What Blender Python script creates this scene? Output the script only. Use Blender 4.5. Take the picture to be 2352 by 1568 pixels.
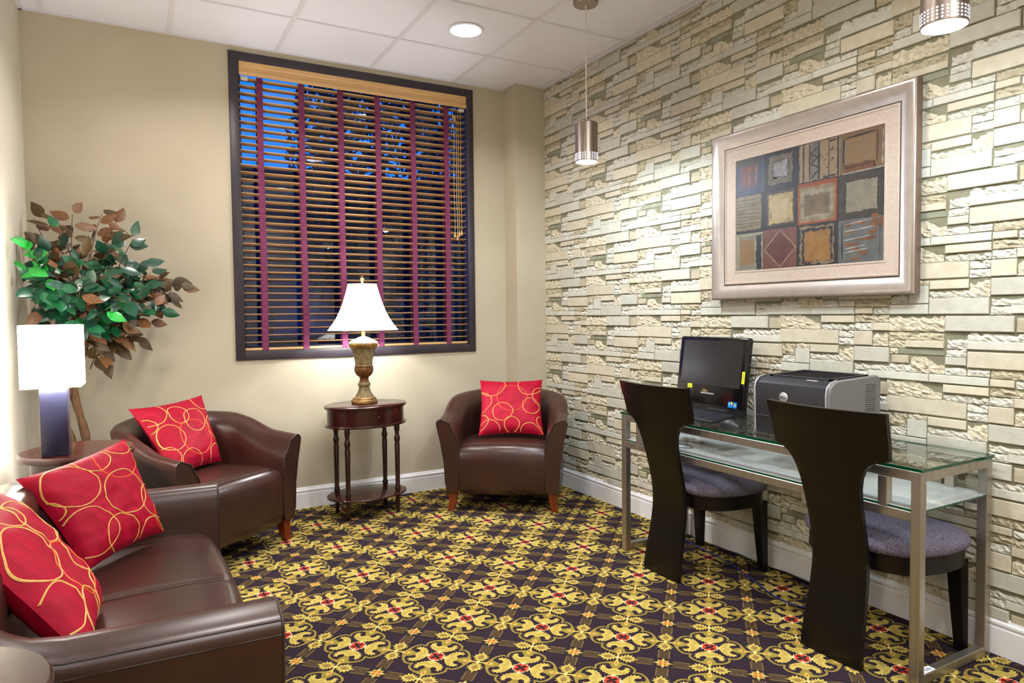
import bpy, bmesh, math, random
import numpy as np
from mathutils import Vector, Matrix, noise

for _o in list(bpy.data.objects):
    bpy.data.objects.remove(_o, do_unlink=True)
SC = bpy.context.scene
COL = SC.collection
PI = math.pi
random.seed(7)

# ---------------------------------------------------------------- camera, world, light, exposure
H = 2.918                                   # ceiling height
XL, XR, YB, YF = -0.48, 2.7295, 4.53, -1.7  # left wall, stone wall, window wall, wall behind the camera
XCOL, YCOL = 2.478, 4.354                   # boxed column in the far corner

cam = bpy.data.cameras.new('camera')
cam.sensor_width = 36.0
cam.lens = 1564.5 / 2352.0 * 36.0
cam.clip_start = 0.03
cam_o = bpy.data.objects.new('camera', cam)
COL.objects.link(cam_o)
cam_o.location = (0, 0, 1.2625)
cam_o.rotation_euler = (1.5290, 0.0109, -0.5096)
SC.camera = cam_o

world = bpy.data.worlds.new('dusk_sky')
SC.world = world
world.use_nodes = True
_bg = world.node_tree.nodes['Background']
_bg.inputs[0].default_value = (0.010, 0.17, 1.0, 1)
_bg.inputs[1].default_value = 1.3

SC.view_settings.view_transform = 'Standard'
SC.view_settings.look = 'None'
SC.view_settings.gamma = 1.0
SC.view_settings.use_curve_mapping = False
SC.view_settings.exposure = 0.34

# light levels of the fixtures (watts for lamps, strength for glowing surfaces)
DOWNLIGHT_W = 12.0
PENDANT_W = 40.0
TABLE_LAMP_W = 32.0
FILL_LAMP_W = 105.0  # fill light added behind the viewer
SHADE_GLOW = 12.0
WARM = (1.0, 0.95, 0.88)
COOL = (0.76, 0.89, 1.0)
SOFT = (1.0, 0.96, 0.91)

# ---------------------------------------------------------------- materials
def lin(c):
    out = []
    for v in c[:3]:
        v = v / 255.0
        out.append(v / 12.92 if v <= 0.04045 else ((v + 0.055) / 1.055) ** 2.4)
    return out

MATS = {}
def mat(name, col, rough=0.5, metal=0.0, spec=0.5, col2=None, nscale=30.0, bump=0.0, bscale=200.0,
        coat=0.0, stretch=None, emit=None, emit_s=0.0, detail=4.0, ramp=(0.35, 0.65), sheen=0.0, vary=0.0, bdist=0.002):
    m = bpy.data.materials.new(name)
    m.use_nodes = True
    nt = m.node_tree
    b = nt.nodes['Principled BSDF']
    c = lin(col) + [1]
    b.inputs['Base Color'].default_value = c
    b.inputs['Roughness'].default_value = rough
    b.inputs['Metallic'].default_value = metal
    b.inputs['Specular IOR Level'].default_value = spec
    b.inputs['Coat Weight'].default_value = coat
    b.inputs['Coat Roughness'].default_value = 0.08
    b.inputs['Sheen Weight'].default_value = sheen
    tc = None
    def coords():
        nonlocal tc
        if tc is None:
            tc = nt.nodes.new('ShaderNodeTexCoord')
            if stretch:
                mp = nt.nodes.new('ShaderNodeMapping')
                mp.inputs['Scale'].default_value = stretch
                nt.links.new(tc.outputs['Object'], mp.inputs['Vector'])
                tc = mp
        return tc.outputs['Vector'] if 'Vector' in tc.outputs else tc.outputs['Object']
    if col2 is not None:
        n = nt.nodes.new('ShaderNodeTexNoise')
        n.inputs['Scale'].default_value = nscale
        n.inputs['Detail'].default_value = detail
        nt.links.new(coords(), n.inputs['Vector'])
        r = nt.nodes.new('ShaderNodeValToRGB')
        r.color_ramp.elements[0].position = ramp[0]
        r.color_ramp.elements[1].position = ramp[1]
        r.color_ramp.elements[0].color = c
        r.color_ramp.elements[1].color = lin(col2) + [1]
        nt.links.new(n.outputs['Fac'], r.inputs['Fac'])
        last = r.outputs['Color']
        if vary:
            oi = nt.nodes.new('ShaderNodeObjectInfo')
            hs = nt.nodes.new('ShaderNodeHueSaturation')
            mr = nt.nodes.new('ShaderNodeMapRange')
            mr.inputs['To Min'].default_value = 1 - vary
            mr.inputs['To Max'].default_value = 1 + vary
            nt.links.new(oi.outputs['Random'], mr.inputs['Value'])
            nt.links.new(mr.outputs['Result'], hs.inputs['Value'])
            nt.links.new(last, hs.inputs['Color'])
            last = hs.outputs['Color']
        nt.links.new(last, b.inputs['Base Color'])
    if bump:
        n = nt.nodes.new('ShaderNodeTexNoise')
        n.inputs['Scale'].default_value = bscale
        n.inputs['Detail'].default_value = 3.0
        nt.links.new(coords(), n.inputs['Vector'])
        bp = nt.nodes.new('ShaderNodeBump')
        bp.inputs['Strength'].default_value = bump
        bp.inputs['Distance'].default_value = bdist
        nt.links.new(n.outputs['Fac'], bp.inputs['Height'])
        nt.links.new(bp.outputs['Normal'], b.inputs['Normal'])
    if emit is not None:
        b.inputs['Emission Color'].default_value = lin(emit) + [1]
        b.inputs['Emission Strength'].default_value = emit_s
    MATS[name] = m
    return m

def glass_mat(name, tint, refl=1.0, ior=1.5):
    m = bpy.data.materials.new(name)
    m.use_nodes = True
    nt = m.node_tree
    nt.nodes.remove(nt.nodes['Principled BSDF'])
    out = nt.nodes['Material Output']
    tr = nt.nodes.new('ShaderNodeBsdfTransparent')
    tr.inputs[0].default_value = (*tint, 1)
    gl = nt.nodes.new('ShaderNodeBsdfGlossy')
    gl.inputs['Roughness'].default_value = 0.0
    fr = nt.nodes.new('ShaderNodeFresnel')
    fr.inputs['IOR'].default_value = ior
    mu = nt.nodes.new('ShaderNodeMath')
    mu.operation = 'MULTIPLY'
    mu.use_clamp = True
    mu.inputs[1].default_value = refl
    mx = nt.nodes.new('ShaderNodeMixShader')
    ge = nt.nodes.new('ShaderNodeNewGeometry')
    iv = nt.nodes.new('ShaderNodeMath'); iv.operation = 'SUBTRACT'; iv.inputs[0].default_value = 1.0
    nt.links.new(ge.outputs['Backfacing'], iv.inputs[1])
    m2 = nt.nodes.new('ShaderNodeMath'); m2.operation = 'MULTIPLY'
    nt.links.new(fr.outputs[0], m2.inputs[0]); nt.links.new(iv.outputs[0], m2.inputs[1])
    nt.links.new(m2.outputs[0], mu.inputs[0])
    nt.links.new(mu.outputs[0], mx.inputs[0])
    nt.links.new(tr.outputs[0], mx.inputs[1])
    nt.links.new(gl.outputs[0], mx.inputs[2])
    nt.links.new(mx.outputs[0], out.inputs['Surface'])
    MATS[name] = m
    return m

mat('wall_paint', (190, 179, 157), 0.75, bump=0.25, bscale=260, col2=(185, 174, 151), nscale=3)
mat('left_paint', (224, 217, 200), 0.75, bump=0.25, bscale=260, col2=(219, 211, 193), nscale=3)
mat('white_paint', (236, 236, 240), 0.45)
mat('ceiling_panel', (234, 235, 246), 0.9, bump=0.35, bscale=420, col2=(227, 228, 240), nscale=260, ramp=(0.45, 0.75))  # bluish tint puts the cool light on the ceiling into its colour
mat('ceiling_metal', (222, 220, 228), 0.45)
mat('trim_dark', (52, 44, 50), 0.42, bump=0.1, bscale=300, col2=(44, 37, 44), nscale=8)
mat('blind_wood', (222, 180, 124), 0.42, col2=(200, 156, 100), nscale=9, stretch=(0.6, 9, 30), ramp=(0.3, 0.75))
mat('tape_cloth', (116, 42, 82), 0.8, col2=(108, 38, 76), nscale=60, bump=0.2, bscale=500)
mat('cord_cloth', (214, 180, 120), 0.7)
mat('clear_plastic', (220, 215, 205), 0.25)
mat('stone_backing', (138, 134, 110), 0.9, col2=(118, 115, 91), nscale=14, bump=0.5, bscale=80)  # takes the tone of shadows printed between the stones
mat('stone_cream', (206, 197, 176), 0.85, col2=(195, 185, 161), nscale=22, bump=0.4, bscale=150, vary=0.07)
mat('stone_grey', (196, 194, 180), 0.85, col2=(185, 183, 167), nscale=22, bump=0.4, bscale=120, vary=0.07)
mat('stone_pale', (204, 202, 189), 0.85, col2=(193, 191, 176), nscale=22, bump=0.4, bscale=120, vary=0.06)
mat('stone_tan', (190, 180, 156), 0.88, col2=(173, 162, 136), nscale=26, bump=0.5, bscale=120, vary=0.08)
for _n, _a, _b in (('rough_cream', (212, 203, 180), (176, 163, 132)), ('rough_grey', (202, 199, 184), (168, 164, 144)), ('rough_pale', (214, 211, 198), (182, 178, 160)), ('rough_tan', (192, 181, 155), (152, 140, 112))):
    mat(_n, _a, 0.9, col2=_b, nscale=60, bump=1.0, bscale=70, bdist=0.008, ramp=(0.4, 0.75), vary=0.05)
mat('stone_sage', (146, 148, 126), 0.88, col2=(130, 132, 110), nscale=20, bump=0.4, bscale=120, vary=0.05)
mat('carpet_dark', (35, 26, 34), 0.97, spec=0.1, col2=(50, 38, 48), nscale=240, bump=0.6, bscale=600, stretch=(1, 1, 1))
mat('carpet_gold', (192, 172, 90), 0.97, spec=0.1, col2=(172, 150, 70), nscale=300, bump=0.5, bscale=600)
mat('carpet_olive', (148, 130, 60), 0.97, spec=0.1, col2=(128, 110, 48), nscale=300, bump=0.5, bscale=600)
mat('carpet_tan', (132, 108, 60), 0.97, spec=0.1)
mat('carpet_red', (196, 64, 36), 0.97, spec=0.1, col2=(168, 46, 30), nscale=300)
mat('carpet_cream', (244, 222, 170), 0.97, spec=0.1)
mat('carpet_brown', (64, 50, 38), 0.97, spec=0.1, col2=(100, 82, 50), nscale=170, ramp=(0.5, 0.7))
mat('leather', (60, 33, 27), 0.31, col2=(50, 27, 23), nscale=5, bump=0.12, bscale=320, spec=0.55, bdist=0.001)
mat('leather_seam', (48, 30, 26), 0.5)
mat('cherry_leg', (124, 50, 20), 0.3, col2=(98, 36, 14), nscale=12, stretch=(4, 4, 0.6))
mat('mahogany', (58, 16, 14), 0.22, coat=0.4, col2=(44, 11, 11), nscale=6, stretch=(1, 6, 3))
mat('dark_mahogany', (48, 17, 13), 0.25, coat=0.4, col2=(34, 11, 9), nscale=10, stretch=(4, 4, 1))
mat('pillow_red', (168, 0, 42), 0.6, spec=0.2, col2=(148, 0, 34), nscale=14, bump=0.25, bscale=60, sheen=0.0, stretch=(1, 5, 1))
mat('gold_thread', (226, 178, 96), 0.5, col2=(204, 150, 70), nscale=90)
mat('orange_thread', (234, 92, 32), 0.5)
mat('lamp_gold', (158, 116, 58), 0.42, metal=0.35, col2=(104, 76, 36), nscale=30, bump=0.2, bscale=90)
mat('lamp_sage', (140, 122, 84), 0.55, metal=0.15, col2=(104, 88, 58), nscale=40, bump=0.2, bscale=90)
mat('lamp_bronze', (134, 84, 36), 0.4, metal=0.35, col2=(86, 52, 22), nscale=30)
mat('lamp_ivory', (232, 228, 216), 0.5)
def cloth_shade(name, col, trans, glow):
    m = mat(name, col, 0.9, spec=0.05)
    nt = m.node_tree
    b = nt.nodes['Principled BSDF']; out = nt.nodes['Material Output']
    tl = nt.nodes.new('ShaderNodeBsdfTranslucent'); tl.inputs[0].default_value = (*lin(col), 1)
    mx = nt.nodes.new('ShaderNodeMixShader'); mx.inputs[0].default_value = trans
    em = nt.nodes.new('ShaderNodeEmission'); em.inputs[0].default_value = (1.0, 0.985, 0.96, 1); em.inputs[1].default_value = glow
    ad = nt.nodes.new('ShaderNodeAddShader')
    nt.links.new(b.outputs[0], mx.inputs[1]); nt.links.new(tl.outputs[0], mx.inputs[2])
    nt.links.new(mx.outputs[0], ad.inputs[0]); nt.links.new(em.outputs[0], ad.inputs[1])
    nt.links.new(ad.outputs[0], out.inputs['Surface'])
cloth_shade('shade_cloth', (238, 240, 242), 0.035, 0.22)
mat('shade_trim', (232, 230, 222), 0.7)
mat('square_shade', (250, 248, 244), 0.8, emit=(255, 251, 243), emit_s=SHADE_GLOW)
mat('lamp_base_dark', (34, 36, 60), 0.28, col2=(28, 28, 46), nscale=9)
mat('brushed_steel', (178, 171, 163), 0.34, metal=0.9, col2=(164, 157, 148), nscale=40, stretch=(1, 1, 0.05))
mat('pendant_metal', (172, 156, 144), 0.32, metal=0.95, col2=(150, 135, 124), nscale=60, stretch=(1, 1, 0.05))
mat('pendant_glow', (255, 255, 255), 0.5, emit=(235, 243, 255), emit_s=14.0)
mat('hole_glow', (255, 255, 255), 0.5, emit=(205, 225, 255), emit_s=2.2)
mat('downlight_glow', (255, 255, 255), 0.5, emit=(255, 253, 255), emit_s=9.0)
mat('chair_black', (17, 12, 10), 0.3, col2=(12, 9, 8), nscale=8, spec=0.28)
mat('seat_cloth', (132, 126, 146), 0.95, spec=0.15, col2=(56, 52, 68), nscale=420, ramp=(0.42, 0.6), bump=0.5, bscale=240)
mat('gloss_black', (12, 12, 15), 0.12, spec=0.5)
mat('matt_black', (22, 22, 25), 0.45)
mat('tray_black', (14, 14, 16), 0.75, spec=0.1)
mat('screen', (34, 32, 33), 0.2)
mat('key_plastic', (36, 36, 48), 0.35)
mat('printer_dark', (28, 28, 35), 0.42, bump=0.1, bscale=600)
mat('printer_grey', (108, 105, 104), 0.5, bump=0.1, bscale=600)
mat('printer_silver', (190, 188, 192), 0.3, metal=0.5)
mat('label_yellow', (238, 238, 10), 0.6)
mat('label_white', (232, 234, 242), 0.6)
mat('label_ink', (90, 92, 120), 0.6)
mat('sticker_blue', (16, 128, 222), 0.4)
mat('sticker_sky', (120, 200, 250), 0.4)
mat('sticker_orange', (240, 120, 30), 0.4)
mat('sticker_green', (90, 190, 60), 0.4)
mat('badge_gold', (206, 186, 130), 0.35, metal=0.4)
mat('cable_blue', (30, 40, 120), 0.5)
mat('cable_bright_blue', (20, 110, 220), 0.5)
mat('cable_black', (16, 15, 18), 0.5)
mat('frame_champagne', (170, 157, 147), 0.32, metal=0.4, col2=(162, 149, 139), nscale=20, bump=0.15, bscale=160)
mat('frame_edge', (126, 106, 92), 0.4, metal=0.4)
mat('frame_liner', (184, 166, 152), 0.75, bump=0.2, bscale=500, col2=(176, 158, 144), nscale=90)
mat('frame_line', (74, 62, 58), 0.5)
mat('plate_ivory', (214, 206, 186), 0.5)
mat('leaf_green', (24, 92, 48), 0.35, col2=(18, 74, 52), nscale=9, vary=0.3, spec=0.5)
mat('leaf_bright', (38, 158, 58), 0.4, col2=(30, 128, 52), nscale=9, vary=0.25)
mat('leaf_teal', (24, 70, 48), 0.28, col2=(22, 58, 46), nscale=9, vary=0.25, spec=0.6)
mat('leaf_brown', (124, 82, 50), 0.55, col2=(100, 66, 36), nscale=9, vary=0.25)
mat('leaf_dark', (82, 60, 28), 0.55, col2=(62, 46, 20), nscale=9, vary=0.25)
mat('twig', (84, 62, 46), 0.8)
mat('trunk', (124, 88, 58), 0.85, col2=(82, 56, 36), nscale=26, bump=0.8, bscale=60, stretch=(3, 3, 0.7), bdist=0.006)
mat('pot', (54, 44, 38), 0.6)
mat('soil', (48, 38, 28), 0.95)
mat('night_leaf', (30, 40, 34), 0.8)
mat('night_wood', (28, 24, 24), 0.9)
mat('night_ground', (26, 26, 30), 0.95)
mat('night_wall', (24, 24, 30), 0.9)
mat('night_window', (20, 24, 40), 0.2)
glass_mat('window_glass', (0.96, 0.97, 0.98), refl=1.7)
glass_mat('desk_glass', (0.95, 0.98, 0.965), refl=1.3)
glass_mat('shelf_glass', (0.96, 0.98, 0.97), refl=1.8)
def frost(name, amount):
    nt = MATS[name].node_tree; out = nt.nodes['Material Output']
    prev = out.inputs['Surface'].links[0].from_socket
    df = nt.nodes.new('ShaderNodeBsdfDiffuse'); df.inputs[0].default_value = (0.80, 0.84, 0.86, 1)
    mx = nt.nodes.new('ShaderNodeMixShader'); mx.inputs[0].default_value = amount
    nt.links.new(prev, mx.inputs[1]); nt.links.new(df.outputs[0], mx.inputs[2]); nt.links.new(mx.outputs[0], out.inputs['Surface'])
frost('shelf_glass', 0.3)
mat('glass_edge', (4, 70, 44), 0.12, emit=(10, 120, 76), emit_s=0.0)

# ---------------------------------------------------------------- geometry helpers
class MB:
    def __init__(self):
        self.v = []; self.f = []; self.m = []
    def add(self, vs, fs, mi=0):
        o = len(self.v)
        self.v.extend([tuple(p) for p in vs])
        for f in fs:
            self.f.append([i + o for i in f]); self.m.append(mi)
        return self
    def box(self, x0, x1, y0, y1, z0, z1, mi=0):
        vs = [(x0,y0,z0),(x1,y0,z0),(x1,y1,z0),(x0,y1,z0),(x0,y0,z1),(x1,y0,z1),(x1,y1,z1),(x0,y1,z1)]
        return self.add(vs, [(3,2,1,0),(4,5,6,7),(0,1,5,4),(1,2,6,5),(2,3,7,6),(3,0,4,7)], mi)
    def rbox(self, x0, x1, y0, y1, z0, z1, r=0.005, seg=2, mi=0):
        bm = bmesh.new()
        bmesh.ops.create_cube(bm, size=1.0)
        for v in bm.verts:
            v.co = Vector(((x0+x1)/2 + v.co.x*(x1-x0), (y0+y1)/2 + v.co.y*(y1-y0), (z0+z1)/2 + v.co.z*(z1-z0)))
        bmesh.ops.bevel(bm, geom=list(bm.edges), offset=r, segments=seg, profile=0.5, affect='EDGES')
        bm.verts.ensure_lookup_table()
        idx = {v: i for i, v in enumerate(bm.verts)}
        self.add([v.co[:] for v in bm.verts], [[idx[v] for v in f.verts] for f in bm.faces], mi)
        bm.free()
        return self
    def lathe(self, prof, n=32, c=(0, 0), mi=0, flute=None, sx=1.0, sy=1.0, caps=True):
        """prof: (radius, z) bottom to top. flute(i_ring, angle)->radius factor"""
        rows = []
        o = len(self.v)
        for k, (r, z) in enumerate(prof):
            for j in range(n):
                a = 2*PI*j/n
                rr = r*(flute(k, a) if flute else 1.0)
                self.v.append((c[0]+rr*math.cos(a)*sx, c[1]+rr*math.sin(a)*sy, z))
        for k in range(len(prof)-1):
            for j in range(n):
                a = o+k*n+j; b = o+k*n+(j+1) % n
                self.f.append([a, b, b+n, a+n]); self.m.append(mi)
        if caps:
            self.f.append([o+j for j in range(n)][::-1]); self.m.append(mi)
            e = o+(len(prof)-1)*n
            self.f.append([e+j for j in range(n)]); self.m.append(mi)
        return self
    def tube(self, pts, r, n=8, mi=0, closed=False):
        pts = [Vector(p) for p in pts]
        N = len(pts)
        rs = r if isinstance(r, (list, tuple)) else [r]*N
        o = len(self.v)
        up = None
        for i, p in enumerate(pts):
            if closed: t = pts[(i+1) % N]-pts[i-1]
            else: t = pts[min(i+1, N-1)]-pts[max(i-1, 0)]
            t.normalize()
            if up is None:
                up = Vector((0, 0, 1)) if abs(t.z) < 0.9 else Vector((1, 0, 0))
            a = t.cross(up)
            if a.length < 1e-5: a = t.cross(Vector((0, 1, 0)))
            a.normalize(); b = a.cross(t); b.normalize(); up = b
            for j in range(n):
                an = 2*PI*j/n
                self.v.append(tuple(p + (a*math.cos(an)+b*math.sin(an))*rs[i]))
        for i in range(N if closed else N-1):
            for j in range(n):
                q = o+i*n+j; w = o+i*n+(j+1) % n
                q2 = o+((i+1) % N)*n+j; w2 = o+((i+1) % N)*n+(j+1) % n
                self.f.append([q, q2, w2, w]); self.m.append(mi)
        if not closed:
            self.f.append([o+j for j in range(n)]); self.m.append(mi)
            self.f.append([o+(N-1)*n+j for j in range(n)][::-1]); self.m.append(mi)
        return self
    def loft(self, secs, mi=0, closed_sec=True, caps=True):
        n = len(secs[0]); o = len(self.v)
        for s in secs: self.v.extend([tuple(p) for p in s])
        for i in range(len(secs)-1):
            for j in range(n if closed_sec else n-1):
                a = o+i*n+j; b = o+i*n+(j+1) % n
                self.f.append([a, b, b+n, a+n]); self.m.append(mi)
        if caps and closed_sec:
            self.f.append([o+j for j in range(n)][::-1]); self.m.append(mi)
            e = o+(len(secs)-1)*n
            self.f.append([e+j for j in range(n)]); self.m.append(mi)
        return self
    def mesh(self, name, mats, smooth=None):
        me = bpy.data.meshes.new(name)
        me.from_pydata(self.v, [], self.f)
        for m in (mats if isinstance(mats, (list, tuple)) else [mats]):
            me.materials.append(MATS[m])
        if len(me.materials) > 1:
            me.polygons.foreach_set('material_index', self.m)
        bm = bmesh.new(); bm.from_mesh(me)
        bmesh.ops.recalc_face_normals(bm, faces=bm.faces)
        bm.to_mesh(me); bm.free()
        if smooth is not None:
            me.shade_smooth()
            me.set_sharp_from_angle(angle=math.radians(smooth))
        return me
    def build(self, name, mats, parent=None, smooth=None, loc=None, rot=None):
        o = bpy.data.objects.new(name, self.mesh(name, mats, smooth))
        COL.objects.link(o)
        if parent is not None: o.parent = parent
        if loc is not None: o.location = loc
        if rot is not None: o.rotation_euler = rot
        return o

def tag(o, label, cat, group=None):
    o['label'] = label; o['category'] = cat
    if group: o['group'] = group
    return o
def thing(name, label, cat, loc=(0, 0, 0), rz=0.0, group=None):
    o = bpy.data.objects.new(name, None)
    o.empty_display_size = 0.1
    COL.objects.link(o)
    o.location = loc; o.rotation_euler = (0, 0, rz)
    return tag(o, label, cat, group)
def struct(o, label=None):
    o['kind'] = 'structure'
    if label: o['label'] = label
    return o
def inst(me, name, parent=None, loc=(0, 0, 0), rot=(0, 0, 0), scale=(1, 1, 1)):
    o = bpy.data.objects.new(name, me)
    COL.objects.link(o)
    if parent is not None: o.parent = parent
    o.location = loc; o.rotation_euler = rot; o.scale = scale
    return o
def copy_tree(o, parent=None):
    c = o.copy(); COL.objects.link(c); c.parent = parent
    for ch in list(o.children): copy_tree(ch, c)
    return c
def smoothstep(a, b, x):
    t = min(1, max(0, (x-a)/(b-a))); return t*t*(3-2*t)
def interp(tab, x):
    if x <= tab[0][0]: return tab[0][1]
    for (a, u), (b, v) in zip(tab, tab[1:]):
        if x <= b: return u+(v-u)*(x-a)/(b-a)
    return tab[-1][1]
def bez(pts, n=8, closed=True):
    """Catmull-Rom through points"""
    P = [Vector(p) for p in pts]; N = len(P); out = []
    for i in range(N if closed else N-1):
        p0 = P[(i-1) % N] if closed or i > 0 else P[i]
        p1 = P[i]; p2 = P[(i+1) % N]
        p3 = P[(i+2) % N] if closed or i+2 < N else P[i+1]
        for k in range(n):
            t = k/n
            out.append(0.5*((2*p1)+(p2-p0)*t+(2*p0-5*p1+4*p2-p3)*t*t+(-p0+3*p1-3*p2+p3)*t**3))
    if not closed: out.append(P[-1])
    return out
def text_mesh(name, body, size, material, parent, mtx, extrude=0.0004):
    cu = bpy.data.curves.new(name, 'FONT')
    cu.body = body; cu.size = size; cu.extrude = extrude
    cu.align_x = 'CENTER'; cu.align_y = 'CENTER'
    t = bpy.data.objects.new(name+'_tmp', cu); COL.objects.link(t)
    dg = bpy.context.evaluated_depsgraph_get()
    me = bpy.data.meshes.new_from_object(t.evaluated_get(dg))
    bpy.data.objects.remove(t, do_unlink=True)
    me.materials.clear(); me.materials.append(MATS[material])
    me.transform(mtx)
    o = bpy.data.objects.new(name, me); COL.objects.link(o); o.parent = parent
    return o
def light(name, kind, loc, power, col, parent=None, size=0.1, spread=None, rot=(0, 0, 0), spot=None, blend=0.5):
    l = bpy.data.lights.new(name, kind)
    l.energy = power; l.color = col
    if kind == 'AREA':
        l.shape = 'DISK'; l.size = size
        if spread: l.spread = spread
    else:
        l.shadow_soft_size = size
    if kind == 'SPOT':
        l.spot_size = spot; l.spot_blend = blend
    o = bpy.data.objects.new(name, l); COL.objects.link(o)
    o.location = loc; o.rotation_euler = rot
    if parent is not None: o.parent = parent
    return o

# ================================================================ the room
# ---- floor with its woven carpet pattern
floor = struct(MB().box(XL-0.15, XR+0.15, YF-0.15, YB+0.15, -0.12, 0.0).build('floor', 'carpet_dark'),
               'dark plum carpet with gold medallion pattern')

def carpet_tile():
    """polygons (material, layer, points) of one repeat, in units of the repeat, medallion at 0,0"""
    P = []
    def rots(m, layer, pts, mirror=True, ks=(0, 1, 2, 3)):
        for k in ks:
            c, s = [(1, 0), (0, 1), (-1, 0), (0, -1)][k]
            P.append((m, layer, [(a*c-b*s, a*s+b*c) for a, b in pts]))
            if mirror:
                P.append((m, layer, [(a*c+b*s, a*s-b*c) for a, b in pts][::-1]))
    sm = lambda pts, n=4: [tuple(p)[:2] for p in bez([(a, b, 0) for a, b in pts], n, True)]
    smo = lambda pts, n=4: [tuple(p)[:2] for p in bez([(a, b, 0) for a, b in pts], n, False)]
    # outer band of a lobe (half), filled to the centre
    half = smo([(0.43, 0.014), (0.408, 0.035), (0.388, 0.085), (0.364, 0.138), (0.332, 0.188), (0.292, 0.220), (0.250, 0.228), (0.214, 0.214)])
    rots('carpet_olive', 1, [(0.0, 0.0), (0.43, 0.0)] + half)
    hi = smo([(0.425, 0.0), (0.385, 0.03), (0.345, 0.088), (0.30, 0.155), (0.26, 0.186), (0.222, 0.19), (0.196, 0.178)])
    # dark ground inside the lobe
    dk = smo([(0.298, 0.034), (0.334, 0.060), (0.346, 0.100), (0.330, 0.146), (0.300, 0.182), (0.262, 0.204), (0.226, 0.198), (0.196, 0.196)])
    rots('carpet_dark', 2, [(0.0, 0.0), (0.22, 0.0), (0.255, 0.036)] + dk)
    # stem and curling hook
    rots('carpet_olive', 3, smo([(0.40, 0.03), (0.35, 0.052), (0.330, 0.064), (0.306, 0.060), (0.285, 0.044), (0.262, 0.034), (0.215, 0.026)]) + [(0.20, 0.0), (0.40, 0.0)])
    rots('carpet_gold', 4, smo([(0.425, 0.0), (0.41, 0.014), (0.38, 0.026), (0.35, 0.024), (0.325, 0.012), (0.31, 0.0)]))
    # cloud leaf
    leaf = smo([(0.118, 0.0), (0.108, 0.024), (0.114, 0.052), (0.130, 0.066), (0.130, 0.090), (0.150, 0.098), (0.152, 0.124), (0.176, 0.130),
                (0.184, 0.158), (0.208, 0.146), (0.226, 0.174), (0.240, 0.150), (0.274, 0.172), (0.270, 0.144), (0.304, 0.146),
                (0.286, 0.122), (0.300, 0.104), (0.272, 0.108), (0.250, 0.100), (0.230, 0.080), (0.226, 0.056), (0.244, 0.036), (0.250, 0.014)], 3)
    rots('carpet_gold', 5, leaf + [(0.25, 0.0)])
    for off in (0.0, 0.028):
        ln = smo([(0.222-off, 0.0), (0.196-off, 0.03), (0.180-off*0.8, 0.06), (0.188-off*0.6, 0.09), (0.214-off*0.6, 0.122)], 4)
        rots('carpet_tan', 6, ln + [(a-0.006, b) for a, b in ln[::-1]])
    # centre
    P.append(('carpet_dark', 3, [(0.12, 0.0), (0.09, 0.09), (0.0, 0.12), (-0.09, 0.09), (-0.12, 0.0), (-0.09, -0.09), (0.0, -0.12), (0.09, -0.09)]))
    rots('carpet_cream', 6, [(0.022, 0.0), (0.050, 0.018), (0.058, 0.054), (0.084, 0.060), (0.092, 0.030), (0.124, 0.0)])
    rots('carpet_red', 7, [(0.022, 0.0), (0.048, 0.017), (0.056, 0.051), (0.078, 0.052), (0.084, 0.024), (0.104, 0.0)])
    rots('carpet_cream', 8, [(0.070, 0.0), (0.078, 0.012), (0.094, 0.006), (0.112, 0.0)])
    # red lozenge at the lobe tip
    rots('carpet_red', 6, [(0.357, 0.0), (0.374, 0.014), (0.391, 0.0), (0.374, -0.014)], mirror=False)
    # link to the node
    rots('carpet_gold', 5, [(0.40, 0.0), (0.40, 0.020), (0.44, 0.012), (0.505, 0.012), (0.505, 0.0)])
    # nodes with a pair of serrated leaves
    sl = [(0.0, 0.008), (0.020, 0.014), (0.014, 0.030), (0.046, 0.026), (0.040, 0.040), (0.022, 0.046), (0.062, 0.056), (0.044, 0.068), (0.082, 0.086),
          (0.050, 0.094), (0.070, 0.122), (0.038, 0.120), (0.040, 0.146), (0.016, 0.142), (0.0, 0.182)]
    sp = [(0.0, 0.035), (0.014, 0.06), (0.036, 0.076), (0.022, 0.09), (0.032, 0.108), (0.014, 0.112), (0.0, 0.14)]
    for (ca, cb, sw) in ((0.5, 0.0, 0), (0.0, 0.5, 1)):
        for s in (1, -1):
            for mname, lay, shp in (('carpet_gold', 5, sl), ('carpet_tan', 6, sp)):
                pts = [(w*1.25, s*b*1.28) for w, b in shp] + [(-w*1.25, s*b*1.28) for w, b in shp[::-1][1:]]
                if sw: pts = [(b, a) for a, b in pts]
                P.append((mname, lay, [(ca+a, cb+b) for a, b in pts]))
        P.append(('carpet_cream', 8, [(ca+0.016*math.cos(t*PI/4), cb+0.016*math.sin(t*PI/4)) for t in range(8)]))
        # ribbon pieces beside the node
        for s in (1, -1):
            b0, b1, w = 0.185, 0.405, 0.062
            rib = [(-w, b0), (0, b0+0.03), (w, b0), (w, b1), (0, b1-0.03), (-w, b1)]
            e1 = [(w-0.004, b0+0.03), (w+0.004, b0+0.03), (w+0.004, b1-0.02), (w-0.004, b1-0.02)]
            e2 = [(-a, b) for a, b in e1]
            for mname, lay, shp in (('carpet_brown', 1, rib), ('carpet_tan', 2, e1), ('carpet_tan', 2, e2)):
                pts = [(a, s*b) for a, b in shp]
                if sw: pts = [(b, a) for a, b in pts]
                P.append((mname, lay, [(ca+a, cb+b) for a, b in pts]))
    # small flower where the ribbons cross
    fl = []
    for k in range(8):
        a = k*PI/4
        fl.append((math.cos(a)*(0.125 if k % 2 == 0 else 0.092), math.sin(a)*(0.125 if k % 2 == 0 else 0.092)))
        for da in (PI/8-0.1, PI/8+0.1):
            fl.append((math.cos(a+da)*0.070, math.sin(a+da)*0.070))
    P.append(('carpet_olive', 3, [(0.5+a, 0.5+b) for a, b in fl]))
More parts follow.
